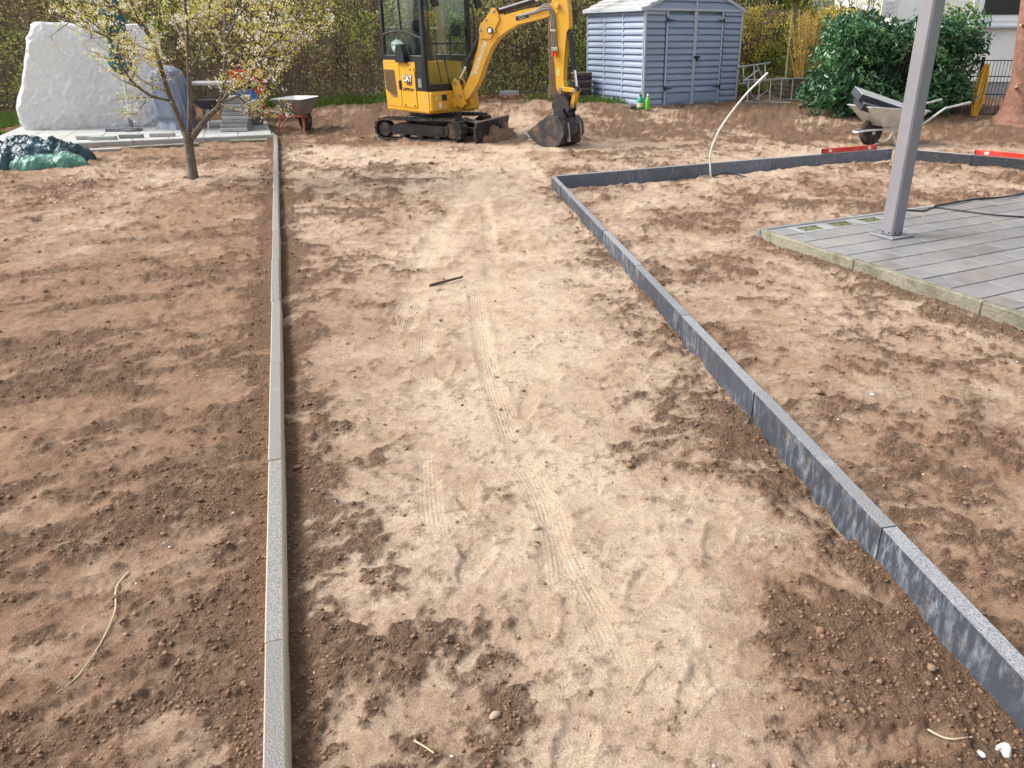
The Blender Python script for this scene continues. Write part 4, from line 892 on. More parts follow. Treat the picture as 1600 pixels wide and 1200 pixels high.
ub('vent', m_cabblk, MB().box((.562, -.21, .66), (.01, .09, .09)), body); ub('warning_sticker', m_lime, MB().box((.562, -.36, .66), (.006, .05, .05)), body); ub('reflector', m_white, MB().box((.563, -.3, .55), (.012, .04, .08)), body)
MX = lambda x, z, y=-.5045, a=0: Matrix.Translation((x, y, z)) @ Matrix.Rotation(-a, 4, 'Y') @ Matrix.Rotation(math.pi/2, 4, 'X')
ub('emblem', M('emblem_dark', (.16, .03, .03), .5), MB().prism([(-.04, .835), (.1, .82), (.13, .88), (.13, .97), (.08, .975)], -.4845, -.48), body)
textmesh('lettering', 'CAT', .135, m_cabblk, body, UB @ MX(.005, .92, -.4845), .001, .012, .27)
textmesh('lettering', 'CAT', .125, m_white, body, UB @ MX(0, .922, -.487), .001, .003, .25)
textmesh('lettering', 'ZEPPELIN', .06, m_cabblk, body, UB @ MX(.005, .765, -.4835), .001, .002, .3)
# cab
zt = 2.28; q = MB()
def post_(x0, x1, y, z0, wx, wy): q.bar((x0, y, z0), (x1, y, zt), wy, wx, up=(1, 0, 0), bev=.008)
for y in (-.435, .435):
    post_(-.64, -.58, y, 1.17, .06, .05); post_(.42, .46, y, .74, .075, .06)
    q.box((-.07, y, zt), (1.12, .06, .07), None, .02); q.box((-.1, y, 1.215), (1.06, .05, .1), None, .01)
for x, z, hh in ((-.62, 1.22, .1), (-.57, zt, .07), (.455, zt, .07), (.435, .79, .12)): q.box((x, 0, z), (.06, .86, hh), None, .01)
cabf = ub('cab_frame', m_cabblk, q, ex, True)
ub('roof', m_cabblk, MB().box((-.06, 0, zt+.06), (1.2, .96, .08), None, .03), cabf, True)
ub('window_rail', m_rub, MB().tube(curve_pts([(-.6, -.445, 1.56), (-.35, -.445, 1.595), (0, -.445, 1.595), (.42, -.445, 1.5)], 5), .018, 6), cabf, True)
ub('window_divider', m_cabblk, MB().box((-.11, -.445, 1.93), (.022, .016, .66)), cabf)
ub('front_rail', m_cabblk, MB().box((.455, 0, 1.43), (.016, .82, .018)), cabf)
for y in (-.44, .434): ub('pane', m_glass, MB().prism([(-.61, 1.27), (.42, 1.27), (.45, 2.25), (-.56, 2.25)], y, y+.006), cabf)
ub('pane', m_glass, MB().prism([(-.41, .84), (.41, .84), (.41, 2.25), (-.41, 2.25)], .44, .446, 'x'), cabf); ub('pane', m_glass, MB().prism([(-.41, 1.27), (.41, 1.27), (.41, 2.25), (-.41, 2.25)], -.6, -.594, 'x'), cabf)
m_int = M('cab_interior', (.035, .037, .04), .7, .2, 5, .1)
st_ = ub('seat', m_int, MB().box((-.08, .02, 1.0), (.46, .46, .12), None, .05), ex, True, 40)
ub('backrest', m_int, MB().box((-.28, .02, 1.34), (.13, .44, .58), Matrix.Rotation(R(-10), 3, 'Y'), .05), st_, True, 40); ub('headrest', m_int, MB().box((-.33, .02, 1.7), (.09, .26, .16), Matrix.Rotation(R(-10), 3, 'Y'), .035), st_, True, 40)
ub('cab_floor', m_int, MB().box((.0, 0, .8), (.84, .8, .06)), ex)
for y in (-.27, .3):
    ub('console', m_int, MB().box((.02, y, 1.1), (.3, .11, .12), None, .02), ex); ub('joystick', m_int, MB().tube([(.12, y, 1.15), (.15, y, 1.4)], .016, 6), ex); ub('joystick_grip', m_int, MB().lathe([(.02, 0), (.034, .03), (.03, .1), (.01, .13)], 10, (.15, y, 1.38)), ex, True)
for y in (-.08, .07): ub('travel_lever', m_int, MB().tube([(.36, y, .83), (.24, y, 1.3)], .011, 6), ex)
ub('monitor', m_int, MB().box((.3, .3, 1.62), (.06, .2, .16), None, .02), ex)
def bagfn(u, v):
    a = u*2*math.pi; e = np.sin(np.clip(v, .001, .999)*math.pi)**.6; k = 1+.5*(sfb(a*2+3, v*4, 81)-.5)*2
    return .15*np.cos(a)*e*k, .07*np.sin(a)*e*k, .22*v
bw_ = ex.location+Vector((math.cos(R(-43))*-.42+math.sin(R(43))*-.33, math.sin(R(-43))*-.42+math.cos(R(43))*-.33, 1.27))
o = blobmesh('bag', M('bag_white', (.6, .66, .67), .6), bagfn, 24, 14); o.location = bw_; o.rotation_euler = (0, 0, R(-43)); tag(o, 'crumpled white bag behind the excavator cab window', 'bag')
ub('air_intake', m_cabblk, MB().prism([(-.22, 1.16), (.02, 1.16), (.01, 1.3), (-.04, 1.42), (-.16, 1.42), (-.2, 1.3)], -.53, -.44), ex)
for y, x in ((-.30, .60), (.60, .52)):
    mi = ub('mirror', m_cabblk, MB().box((x, y, 2.05), (.05, .13, .24), Matrix.Rotation(R(14), 3, 'X'), .018), ex); ub('mirror_arm', m_cabblk, MB().tube([(x, y, 2.12), (.46, y*.75, 2.26)], .01, 6), mi)
    ub('mirror_glass', m_chrome, MB().box((x-.027, y, 2.05), (.004, .11, .2), Matrix.Rotation(R(14), 3, 'X')), mi)
ub('grab_rail', m_cabblk, MB().tube(curve_pts([(.46, .46, 1.2), (.52, .5, 1.5), (.52, .5, 1.9), (.46, .46, 2.0)], 4), .012, 6), ex, True)
# kingpost, boom, stick, bucket (boom plane turned a little against the body)
KP = Matrix.Translation((.788, -.175, 0)) @ Matrix.Rotation(R(-9), 4, 'Z')
def bp(name, mat, q, parent=ex, smooth=False, ang=30): return q.xf(KP).build(name, mat, parent, smooth, ang)
kp = bp('kingpost', m_yel, MB().prism([(-.36, .52), (-.15, .5), (-.08, .56), (-.12, .72), (-.2, .9), (-.27, .93), (-.32, .86), (-.3, .72)], -.09, -.055).prism([(-.36, .52), (-.15, .5), (-.08, .56), (-.12, .72), (-.2, .9), (-.27, .93), (-.32, .86), (-.3, .72)], .055, .09).box((-.27, 0, .56), (.2, .2, .09), None, .01).box((-.27, 0, .69), (.16, .16, .04), None, .01))
bp('pivot_bracket', m_yel, MB().box((-.36, 0, .56), (.2, .26, .16), None, .02), kp)
for s, z in ((-.17, .67), (-.26, .86)): bp('pin', m_worn, MB().lathe([(.03, -.1), (.03, .1)], 14, (s, 0, z), 'y'), kp)
boom_p = [(-.2, .62), (-.13, .6), (-.04, .64), (.07, .76), (.17, .89), (.32, 1.19), (.43, 1.37), (.56, 1.51), (.72, 1.6), (.92, 1.69), (1.2, 1.74), (1.44, 1.79), (1.6, 1.83), (1.66, 1.92), (1.6, 2.0), (1.39, 1.93), (1.0, 1.88), (.72, 1.82), (.61, 1.82), (.55, 1.90), (.50, 1.90), (.40, 1.77), (.29, 1.67), (.255, 1.6), (.19, 1.36), (.08, 1.1), (-.02, .92), (-.14, .74)]
boom = bp('boom', m_yel, MB().prism(boom_p, -.065, .065))
bp('boom_lug', m_yel, MB().prism([(.26, 1.5), (.45, 1.5), (.62, 1.76), (.6, 1.84), (.545, 1.915), (.495, 1.91), (.38, 1.78), (.27, 1.69), (.245, 1.62)], -.085, .085), boom)
for s, z, r in ((.525, 1.87, .022), (.275, 1.62, .02), (1.6, 1.92, .035), (.54, 1.6, .014), (.38, 1.76, .018)): bp('pin', m_worn if r < .03 else m_yel, MB().lathe([(r*.8, -.1), (r, -.095), (r, .095), (r*.8, .1)], 14, (s, 0, z), 'y'), boom)
lp = bp('work_lamp', m_cabblk, MB().lathe([(.045, -.02), (.045, .02)], 16, (.455, -.09, 1.615), 'y'), boom); bp('lamp_lens', m_white, MB().lathe([(.03, -.004), (.033, .004)], 14, (.462, -.114, 1.612), 'y'), lp)
textmesh('lettering', '0157/79315750', .085, m_white, boom, KP @ MX(.235, 1.235, -.0665, R(63.5)), .001, .002, .5)
MB_ = MB().bar((.06, -.067, .985), (.085, -.067, 1.03), .003, .05); bp('sticker', m_lime, MB_, boom)
bp('model_plate', m_cabblk, MB().bar((.9, -.067, 1.765), (1.12, -.067, 1.81), .004, .055), boom)
textmesh('lettering', 'CAT', .055, m_white, boom, KP @ MX(1.01, 1.788, -.0705, R(11)), .001, .001)
def cyl(name, a, b, r, split, parent, y=0):
    a, b = Vector((a[0], y, a[1])), Vector((b[0], y, b[1])); m_ = a.lerp(b, split)
    c = bp(name, m_cabblk, MB().tube([a, m_], r, 14), parent, True); bp('cylinder_rod', m_chrome, MB().tube([m_, b], r*.55, 12), c, True)
    for p in (a, b): bp('cylinder_eye', m_blk, MB().lathe([(r*1.1, -r*1.1), (r*1.1, r*1.1)], 12, p, 'y'), c)
cyl('boom_cylinder', (.24, 1.57), (-.25, .88), .042, .66, boom, -.0)
cyl('stick_cylinder', (.56, 1.87), (1.62, 2.1), .04, .6, boom)
stick_p = [(1.46, 1.70), (1.49, 1.92), (1.52, 2.12), (1.60, 2.22), (1.70, 2.14), (1.77, 1.9), (1.78, 1.65), (1.735, 1.58), (1.70, 1.3), (1.675, .95), (1.70, .84), (1.66, .76), (1.60, .76), (1.555, .84), (1.54, 1.1), (1.505, 1.45)]
stick = bp('stick', m_yel, MB().prism(stick_p, -.058, .058))
cyl('bucket_cylinder', (1.77, 1.58), (1.87, .83), .036, .66, stick)
for k in (-1, 1):
    bp('link', m_yel, MB().bar((1.63, .05*k*1.4, .83), (1.87, .05*k*1.4, .81), .02, .06, bev=.006), stick); bp('link', m_yel, MB().bar((1.87, .04*k, .81), (1.80, .04*k, .57), .022, .06, bev=.006), stick)
for s, z in ((1.63, .83), (1.87, .81), (1.8, .58), (1.63, .78)): bp('pin', m_worn, MB().lathe([(.026, -.09), (.026, .09)], 12, (s, 0, z), 'y'), stick)
for k in (-.028, .0, .028):
    bp('hose', m_tub, MB().tube(curve_pts([(.95, -.075, 1.80+k*.3), (1.25, -.08, 1.86+k*.4), (1.42, -.085, 1.92+k), (1.51+k, -.085, 1.84), (1.53+k, -.08, 1.6), (1.55+k, -.075, 1.36)], 6), .0105, 6), stick, True)
bp('hose_clamp', m_worn, MB().box((1.55, -.075, 1.36), (.11, .03, .05), None, .006).box((1.53, -.08, 1.6), (.1, .03, .04), None, .006), stick)
for k in (-.03, .025): bp('hose_cap', m_red, MB().lathe([(.018, -.03), (.018, .03)], 10, (1.555+k, -.09, 1.30), 'z'), stick)
bp('sticker', m_lime, MB().box((1.6, -.0595, 1.05), (.035, .003, .1)), stick)
# coupler and bucket
BK = Matrix.Translation((1.64, 0, .66)) @ Matrix.Rotation(R(-14), 4, 'Z')
def bk(name, mat, q, parent, smooth=False): q.xf(BK); return bp(name, mat, q, parent, smooth)
coup = bk('quick_coupler', m_blk, MB().prism([(-.12, -.2), (.1, -.22), (.19, -.12), (.17, .0), (.04, .1), (-.04, .1), (-.12, .0)], -.09, -.06).prism([(-.12, -.2), (.1, -.22), (.19, -.12), (.17, .0), (.04, .1), (-.04, .1), (-.12, .0)], .06, .09).box((.03, 0, -.18), (.22, .13, .06), None, .01), ex)
bk('hook', m_blk, MB().tube(curve_pts([(-.05, 0, -.02), (-.13, 0, .0), (-.19, 0, -.04), (-.2, 0, -.1), (-.16, 0, -.13)], 4), .022, 8), coup, True)
bpro = [(-.1, -.2), (.1, -.21), (.2, -.3), (.22, -.45), (.13, -.6), (-.02, -.665), (-.2, -.67), (-.4, -.6), (-.56, -.47)]
bw = .23; t_ = .016; q = MB()
inn = [(x*.94, (z+.43)*.93-.43) for x, z in bpro]
vs = []; fs = []
for y in (-bw, bw): vs += [(x, y, z) for x, z in bpro]+[(x, y, z) for x, z in inn]
n = len(bpro)
for k in range(n-1): fs += [(k, k+1, 2*n+k+1, 2*n+k), (n+k, 3*n+k, 3*n+k+1, n+k+1)]
fs += [(0, 2*n, 3*n, n), (n-1, 2*n-1, 4*n-1, 3*n-1)]
q.add(vs, fs)
bucket = bk('bucket', m_muddy, q, ex)
for y in (-bw, bw-.018): bk('bucket_side', m_muddy, MB().prism(bpro, y-.004, y+.022), bucket)
for y in (-.19, -.065, .065, .19): bk('tooth', m_worn, MB().prism([(-.5, -.56), (-.62, -.5), (-.63, -.48), (-.5, -.525)], y-.03, y+.03), bucket)
bk('cutting_edge', m_worn, MB().bar((-.47, -bw-.02, -.575), (-.47, bw+.02, -.575), .1, .02), bucket)
for y in (-.13, .13): bk('wear_strip', m_worn, MB().bar((.2, y, -.3), (.23, y, -.56), .05, .02), bucket)
bk('bracket', m_blk, MB().prism([(-.1, -.24), (.15, -.24), (.1, -.1), (-.02, -.08)], -.13, -.1).prism([(-.1, -.24), (.15, -.24), (.1, -.1), (-.02, -.08)], .1, .13), bucket)

# ------------------------------------------------------------------ shed
SA = math.radians(32); sx_, sy_ = Vector((math.cos(SA), math.sin(SA), 0)), Vector((-math.sin(SA), math.cos(SA), 0))
shed = thing('garden_shed', 'blue-grey corrugated garden shed with double doors and pale trim', 'shed', (1.2, 15.69, .22), 32)
FW, SD, HH = 2.46, 2.02, 1.80
def siding(length, z0, z1, pitch=.117):
    vs = []; n = int(round((z1-z0)/pitch)); p = (z1-z0)/n; prof = []
    for k in range(n):
        b = z0+k*p; prof += [(-.0, b), (-.036, b+p*.1), (-.034, b+p*.42), (-.006, b+p*.88), (.006, b+p*.97)]
    prof.append((0, z1)); fs = []
    for y, z in prof: vs += [(0, y, z), (length, y, z)]
    for k in range(len(prof)-1): fs.append((k*2, k*2+1, k*2+3, k*2+2))
    return MB().add(vs, fs)
BF = .06
def wallpanel(parent, x0, x1, mat4, name='wall_panel'):
    q = siding(x1-x0, BF, HH); q.xf(Matrix.Translation((x0, 0, 0))); q.xf(mat4); return q.build(name, m_shed, parent)
I4 = Matrix.Identity(4); SIDE = Matrix.Rotation(math.pi/2, 4, 'Z') @ Matrix.Diagonal((1, -1, 1, 1))   # side wall: local x along depth, outward = -x
MB().box((FW/2, SD/2, HH/2), (FW-.12, SD-.12, HH-.06)).build('core', m_shed, shed)
xd0, xd1, xd2 = .50, 1.23, 1.96
wallpanel(shed, .03, xd0-.03, I4); wallpanel(shed, xd2+.03, FW-.03, I4)
for a, b in ((.02, .69), (.70, 1.36), (1.37, 2.0)):
    wallpanel(shed, a, b, SIDE)
for y in (.0, .695, 1.365, SD): MB().box((-.012, y, HH/2), (.05, .028, HH), None, .004).build('trim_post', m_trim, shed)
for x in (0.0, FW): MB().box((x, -.012, HH/2), (.045, .055, HH), None, .004).build('trim_post', m_trim, shed)
for side, (a, b) in (('l', (xd0, xd1)), ('r', (xd1, xd2))):
    d = siding(b-a-.09, .27, HH-.1).xf(Matrix.Translation((a+.045, -.004, 0))).build('door', m_shed, shed)
    MB().box(((a+b)/2, -.018, .165), (b-a-.1, .02, .2), None, .006).build('kick_panel', m_shed, d); MB().box(((a+b)/2, -.031, .165), (b-a-.17, .012, .13), None, .005).build('panel_moulding', m_shed, d)
    for x in (a+.02, b-.02): MB().box((x, -.026, HH/2+.0), (.036, .034, HH-.06), None, .004).build('stile', m_trim, d)
    hx = a+.01 if side == 'l' else b-.01; sg = 1 if side == 'l' else -1
    for z in (.36, HH-.2): 
        MB().prism([(hx, z-.012), (hx+sg*.06, z-.012), (hx+sg*.19, z-.003), (hx+sg*.19, z+.003), (hx+sg*.06, z+.012), (hx, z+.012)], -.056, -.046).build('hinge', m_cabblk, d)
        MB().box((hx, -.05, z), (.025, .02, .09)).build('hinge_plate', m_cabblk, d)
    if side == 'r':
        MB().box((a+.06, -.052, .93), (.14, .018, .045), None, .004).build('door_handle', m_cabblk, d); MB().box((a+.07, -.056, .885), (.035, .02, .06), None, .004).build('padlock', m_blk, d)
MB().box((FW/2, -.012, .03), (FW+.04, .05, .055)).build('sill', m_trim, shed); MB().box((-.012, SD/2, .03), (.05, SD, .055)).build('sill', m_shed, shed)
MB().box((FW/2, -.022, HH-.015), (FW+.04, .05, .05), None, .006).build('head_trim', m_trim, shed)
q = siding(FW, HH, HH+.5, .117); q.v = [(min(max(x, (z-HH)/.5*FW/2), FW-(z-HH)/.5*FW/2), y, z) for x, y, z in q.v]; q.build('gable', m_shed, shed)
MB().box((FW/2, -.03, HH+.2), (.03, .03, .42)).build('gable_trim', m_trim, shed)
for s in (0, 1):
    a = Vector((-.08, -.035, HH-.03)) if s == 0 else Vector((FW+.08, -.035, HH-.03)); b = Vector((FW/2, -.035, HH+.5))
    MB().bar(a, b, .05, .06, bev=.005).build('barge_trim', m_trim, shed)
for s in (0, 1):
    for k in range(6):
        y0 = -.05+k*.36; p0 = Vector((-.1 if s == 0 else FW+.1, y0, HH-.02)); p1 = Vector((FW/2, y0, HH+.53)); q = MB(); nrow = 7
        for r in range(nrow):
            a, b = p0.lerp(p1, r/nrow), p0.lerp(p1, (r+1)/nrow); n_ = Vector((-(p1-p0).z, 0, (p1-p0).x)).normalized()*(1 if s == 0 else -1)
            q.add([a+n_*.03, a+Vector((0, .35, 0))+n_*.03, b+Vector((0, .35, 0))+n_*.006, b+n_*.006, a+n_*.0, a+Vector((0, .35, 0))], [(0, 1, 2, 3), (0, 4, 5, 1)])
        q.build('roof_panel', m_roof, shed)
MB().box((-.1, SD/2, HH-.03), (.05, SD+.1, .05), None, .006).build('gutter', m_trim, shed)
def bottle(loc, body, cap, label, hgt, r, lab=None):
    t = thing('bottle', label, 'bottle', loc)
    MB().lathe([(r*.9, 0), (r, .01), (r, hgt*.55), (r*.85, hgt*.68), (r*.35, hgt*.8), (r*.32, hgt*.86)], 16).build('container', body, t, True)
    if lab: MB().lathe([(r*1.02, .04), (r*1.02, hgt*.42)], 16).build('sticker', lab, t, True)
    MB().lathe([(r*.42, hgt*.84), (r*.42, hgt*.94), (r*.25, hgt)], 12).build('cap', cap, t, True)
zb = .235
bottle((1.14, 15.45, zb), M('green_bottle', (.01, .28, .16), .35), M('dark_cap', (.01, .12, .09), .4), 'dark green bottle with pale sticker at the shed corner', .28, .062, M('pale_sticker', (.65, .6, .3), .6))
bottle((1.275, 15.36, zb), M('lime_bottle', (.13, .55, .03), .35), m_white, 'slim bright lime bottle right of the dark green one', .29, .045)
# planter left of the shed
pl_ = thing('woven_planter', 'dark brown woven planter box between hedge post and shed', 'planter', (-.02, 17.0, .25), 20)
for k in range(8): MB().box((0, 0, .04+k*.075), (.36, .36, .06), None, .012).build('weave_band', m_greywood if k % 2 else M('dark_weave', (.05, .035, .03), .8, .3, 30, .5, 90), pl_)
MB().box((0, 0, .3), (.34, .34, .58)).build('inner_box', m_cabblk, pl_)

# ------------------------------------------------------------------ timber frame behind the excavator
fr = thing('timber_frame', 'tall timber post and crossbeam on steel feet behind the excavator arm', 'timber frame', (-.62, 16.9, .26))
MB().box((0, 0, 1.3), (.17, .17, 2.5), None, .008).build('post', m_wood, fr)
MB().bar((-2.4, .0, 2.2), (3.2, .0, 2.2), .12, .16, bev=.008).build('beam', m_wood, fr)
MB().box((-2.3, 0, 1.2), (.17, .17, 2.4), None, .008).build('post', m_wood, fr)
for s in (-.095, .095): MB().box((s, -.02, .16), (.012, .06, .34)).build('post_shoe', m_alu, fr)
sb = MB().box((0, 0, .09), (.42, .14, .18), None, .01).build('concrete_block', m_conc); sb.location = (-1.62, 17.6, .26); tag(sb, 'grey concrete block at the hedge foot behind the excavator', 'concrete block')
MB_ = MB().box((0, 0, .03), (1.25, .12, .05), None, .006).build('plank', m_greywood); MB_.location = (.72, 16.05, .24); MB_.rotation_euler = (0, 0, R(118)); tag(MB_, 'weathered plank lying along the left foot of the shed', 'plank')

# ------------------------------------------------------------------ hedges and shrubs
def hedge(name, label, pts, H, depth, nleaf, size, mat, z0, core=True, seed=1, cat='hedge', rfun=None, twigs=500):
    root = thing(name, label, cat, (*pts[0], z0))
    o0 = Vector((*pts[0], z0)); segs = []; L = 0
    for a, b in zip(pts[:-1], pts[1:]): l = math.hypot(b[0]-a[0], b[1]-a[1]); segs.append((L, l, a, b)); L += l
    n = nleaf; s = rng.random(n)*L; z = rng.random(n)**.9*H; d = rng.exponential(.22, n)
    X = np.zeros(n); Y = np.zeros(n); NX = np.zeros(n); NY = np.zeros(n)
    for L0, l, a, b in segs:
        m = (s >= L0) & (s <= L0+l); t = (s-L0)/l; dx, dy = (b[0]-a[0])/l, (b[1]-a[1])/l
        X = np.where(m, a[0]+(b[0]-a[0])*t, X); Y = np.where(m, a[1]+(b[1]-a[1])*t, Y); NX = np.where(m, dy, NX); NY = np.where(m, -dx, NY)
    bul = .42*(fbm(s*.9, z*.9, seed, 3)-.5)+.3*(fbm(s*3, z*3, seed+5, 2)-.5)+.12*np.sin(z/H*3.1)
    gap = fbm(s*2.2, z*2.2, seed+9, 3); keep = rng.random(n) < np.clip((gap-.28)*4.5, .12, 1)
    off = bul-np.minimum(d, depth)
    P = np.stack([X+NX*off, Y+NY*off, z+z0], 1)-np.array(o0)
    P[:, 2] += .15*(fbm(s*1.5, s*0, seed+2, 2)-.5)*z/H
    rv = np.clip(.5+1.5*(fbm(s*.8, z*.9, seed+20, 3)-.5)+.28*rng.normal(size=n)+(0 if rfun is None else rfun(s/L, z/H)), 0, 1)
    f = cards('foliage', P[keep], size, mat, root, .6, rv[keep]); f['kind'] = 'stuff'
    tq = MB()
    for _ in range(twigs):
        k = random.randrange(n); p = Vector(P[k]); p.z *= .7
        tq.tube([p, p+Vector((random.gauss(0, .12), random.gauss(0, .08), random.uniform(.2, .6))), p+Vector((random.gauss(0, .22), random.gauss(0, .12), random.uniform(.5, 1.0)))], [.008, .006, .002], 3, False)
    tt = tq.build('twigs', m_twig, root); tt['kind'] = 'stuff'
    if core:
        q = MB()
        for L0, l, a, b in segs:
            dx, dy = (b[0]-a[0])/l, (b[1]-a[1])/l; nx, ny = dy, -dx; oa = .42
            A = Vector((a[0]-nx*oa, a[1]-ny*oa, z0))-o0; B = Vector((b[0]-nx*oa, b[1]-ny*oa, z0))-o0; bk_ = Vector((-nx*.5, -ny*.5, 0)); up = Vector((0, 0, H*.97))
            q.add([A, B, B+up, A+up, A+bk_, B+bk_, B+bk_+up, A+bk_+up], [(0, 1, 2, 3), (4, 7, 6, 5), (0, 3, 7, 4), (1, 5, 6, 2), (3, 2, 6, 7)])
        q.build('branch_core', M('hedge_core_'+name+str(seed), (.26, .21, .14), .95, .5, 9, .8, 25), root)
    return root
m_h1 = leafmat('hedge_leaf_brown', [(0.335, 0.238, 0.138), (0.533, 0.395, 0.217), (0.829, 0.671, 0.355), (0.632, 0.611, 0.257), (0.395, 0.533, 0.138), (0.671, 0.85, 0.197)], .7, .25, .2)
hedge('hedge', 'long brown-green hornbeam hedge behind terrace and small wheelbarrow', [(-16, 14.9), (-9.5, 15.6), (-3.6, 17.1)], 3.1, .8, 62000, .048, m_h1, .18, seed=4, twigs=900, rfun=lambda s, z: .1*(s-.62)*3-.12*(s < .5))
m_h2 = leafmat('hedge_leaf_olive', [(0.38, 0.285, 0.162), (0.721, 0.589, 0.304), (0.85, 0.796, 0.418), (0.626, 0.626, 0.265), (0.418, 0.589, 0.152), (0.607, 0.85, 0.189)], .7, .25, .2)
hedge('hedge', 'olive-brown hedge behind the excavator arm and the timber post', [(-4.2, 17.9), (0, 18.3), (4.6, 19.6)], 3.1, .8, 48000, .05, m_h2, .26, seed=14, twigs=900, rfun=lambda s, z: .22*(z < .3)+.04)
m_h3 = leafmat('hedge_leaf_gold', [(0.504, 0.36, 0.108), (0.66, 0.504, 0.12), (0.576, 0.576, 0.132), (0.36, 0.528, 0.108), (0.24, 0.42, 0.084)], .6, .3, .3)
hedge('hedge', 'yellow-green clipped hedge just right of the shed', [(3.6, 18.6), (5.0, 19.0), (7.0, 19.4)], 1.85, .6, 20000, .05, m_h3, .3, seed=24, twigs=250, rfun=lambda s, z: .4-.75*z)
m_con = leafmat('conifer_green', [(.03, .09, .045), (.06, .16, .07), (.1, .22, .1)], .7, .2, .2)
hedge('evergreen_shrub', 'dark green evergreen shrub rising behind the yellow-green hedge', [(3.2, 20.6), (6.0, 21.0)], 3.4, .8, 12000, .07, m_con, .3, seed=34, cat='shrub', twigs=60)
m_bam = leafmat('bamboo_leaf', [(.22, .28, .04), (.32, .38, .06), (.4, .42, .08)], .5, .4, .3)
def shrub(name, label, loc, rx, ry, H, n, size, mat, seed, aspect=.4, six=False, cat='shrub', zmin=.1, stems=7, shell=.35, rfun=None, up=.3, p=2.6):
    root = thing(name, label, cat, loc); th = rng.random(n)*2*math.pi; cz_ = rng.random(n)*2-1; sr = np.sqrt(1-cz_**2)
    d = np.stack([sr*np.cos(th), sr*np.sin(th), cz_], 1); d = np.sign(d)*np.abs(d)**(2/p); 
    lum = .6+.72*fbm(th*2.2+cz_*2, cz_*3+th*1.3, seed, 4); rad = (1-shell*rng.random(n)**1.6)*lum
    P = d*rad[:, None]*np.array([rx, ry, H/2]); P[:, 2] += H/2; P = P[P[:, 2] > zmin]
    rv = np.clip(.5+1.2*(fbm(P[:, 0]*2.5, P[:, 2]*2.5, seed+3, 3)-.5)+.22*rng.normal(size=len(P))+(0 if rfun is None else rfun(P)), 0, 1)
    f = cards('foliage', P, size, mat, root, aspect, rv, up, six); f['kind'] = 'stuff'
    for k in range(stems):
        a = random.uniform(0, 6.28); MB().tube(curve_pts([(.12*math.cos(a), .12*math.sin(a), -.05), (.3*rx*math.cos(a), .3*ry*math.sin(a), H*.35), (.62*rx*math.cos(a), .62*ry*math.sin(a), H*.75)], 4), [.022*(1-.07*j) for j in range(9)], 5).build('stem', m_twig, root)
    return root
shrub('weeping_shrub', 'feathery yellow-green shrub above the laurel, left of the house', (6.6, 19.8, .3), 1.9, .8, 3.1, 9000, .12, m_bam, 51, .22, cat='shrub', zmin=.8, up=-.6)
m_lau = leafmat('laurel_leaf', [(0.0225, 0.0688, 0.035), (0.0375, 0.112, 0.0525), (0.0562, 0.156, 0.065), (0.0938, 0.213, 0.0813), (0.175, 0.312, 0.106)], .28, .12, .6)
lau = shrub('laurel_bush', 'large dark green laurel bush with glossy leaves behind the loaded wheelbarrow', (5.95, 15.35, .1), 1.62, .85, 1.82, 17000, .105, m_lau, 61, .4, True, 'bush', .06, 9, .4, None, .1, 3.2)
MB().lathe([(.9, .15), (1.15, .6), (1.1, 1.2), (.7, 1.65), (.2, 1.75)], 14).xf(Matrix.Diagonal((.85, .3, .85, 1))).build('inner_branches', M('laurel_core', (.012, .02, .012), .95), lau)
shrub('laurel_shoots', 'loose laurel shoots leaning right over the fence', (7.1, 15.75, .1), .62, .35, 1.75, 750, .125, m_lau, 71, .4, True, 'bush', .5, 6, .6)
m_pale = leafmat('pale_shrub', [(.35, .36, .14), (.45, .46, .2), (.3, .38, .1), (.55, .5, .3)], .6, .4, .3)
shrub('pale_shrub', 'pale round-topped shrub before the white house wall', (7.55, 16.9, .2), .55, .45, 2.1, 1500, .07, m_pale, 81, .5, cat='shrub', zmin=1.3, stems=9)
# forsythia
m_for = leafmat('forsythia_flower', [(.5, .36, .07), (.6, .46, .09), (.42, .36, .1)], .6, .3, .3)
fo = thing('forsythia', 'straw-coloured forsythia with yellow flowers between post and laurel', 'shrub', (4.85, 17.4, .28)); q = MB(); fp = []
for k in range(70):
    a = random.uniform(0, 6.28); r = random.uniform(.1, .5); h_ = random.uniform(1.0, 1.75); P = curve_pts([(.15*math.cos(a), .1*math.sin(a), 0), (.5*r*math.cos(a), .4*r*math.sin(a), h_*.5), (r*math.cos(a), .7*r*math.sin(a), h_)], 4); q.tube(P, [.007]*len(P), 4, False)
    fp += [tuple(p+Vector((random.gauss(0, .03), random.gauss(0, .03), random.gauss(0, .03)))) for p in P[3:] for _ in range(3)]
q.build('stems', M('straw_stem', (.38, .25, .08), .8, .2), fo); f = cards('flowers', fp, .045, m_for, fo, .6); f['kind'] = 'stuff'
# grass
m_gr = leafmat('grass_blade', [(.07, .13, .025), (.12, .2, .035), (.19, .27, .06)], .6, .35, .3)
def grass(name, label, x0, x1, yf, n, h_, zoff=None):
    x = x0+(x1-x0)*rng.random(n); y = yf(x)+rng.normal(0, .16, n); z = ground_fields(x, y)[0]; hh = h_*(.4+.9*rng.random(n)); w = .006+.006*rng.random(n); a = rng.random(n)*6.28; le = rng.normal(0, .35, (n, 2))*hh[:, None]
    V = np.stack([np.stack([x-w*np.cos(a), y-w*np.sin(a), z-.01], 1), np.stack([x+w*np.cos(a), y+w*np.sin(a), z-.01], 1), np.stack([x+le[:, 0], y+le[:, 1], z+hh], 1)], 1).reshape(-1, 3)
    me = arrmesh(name, V, np.arange(3*n).reshape(n, 3), m_gr, rng.random(n)); o = bpy.data.objects.new(name, me); COL.objects.link(o); return tag(o, label, 'grass', kind='stuff')
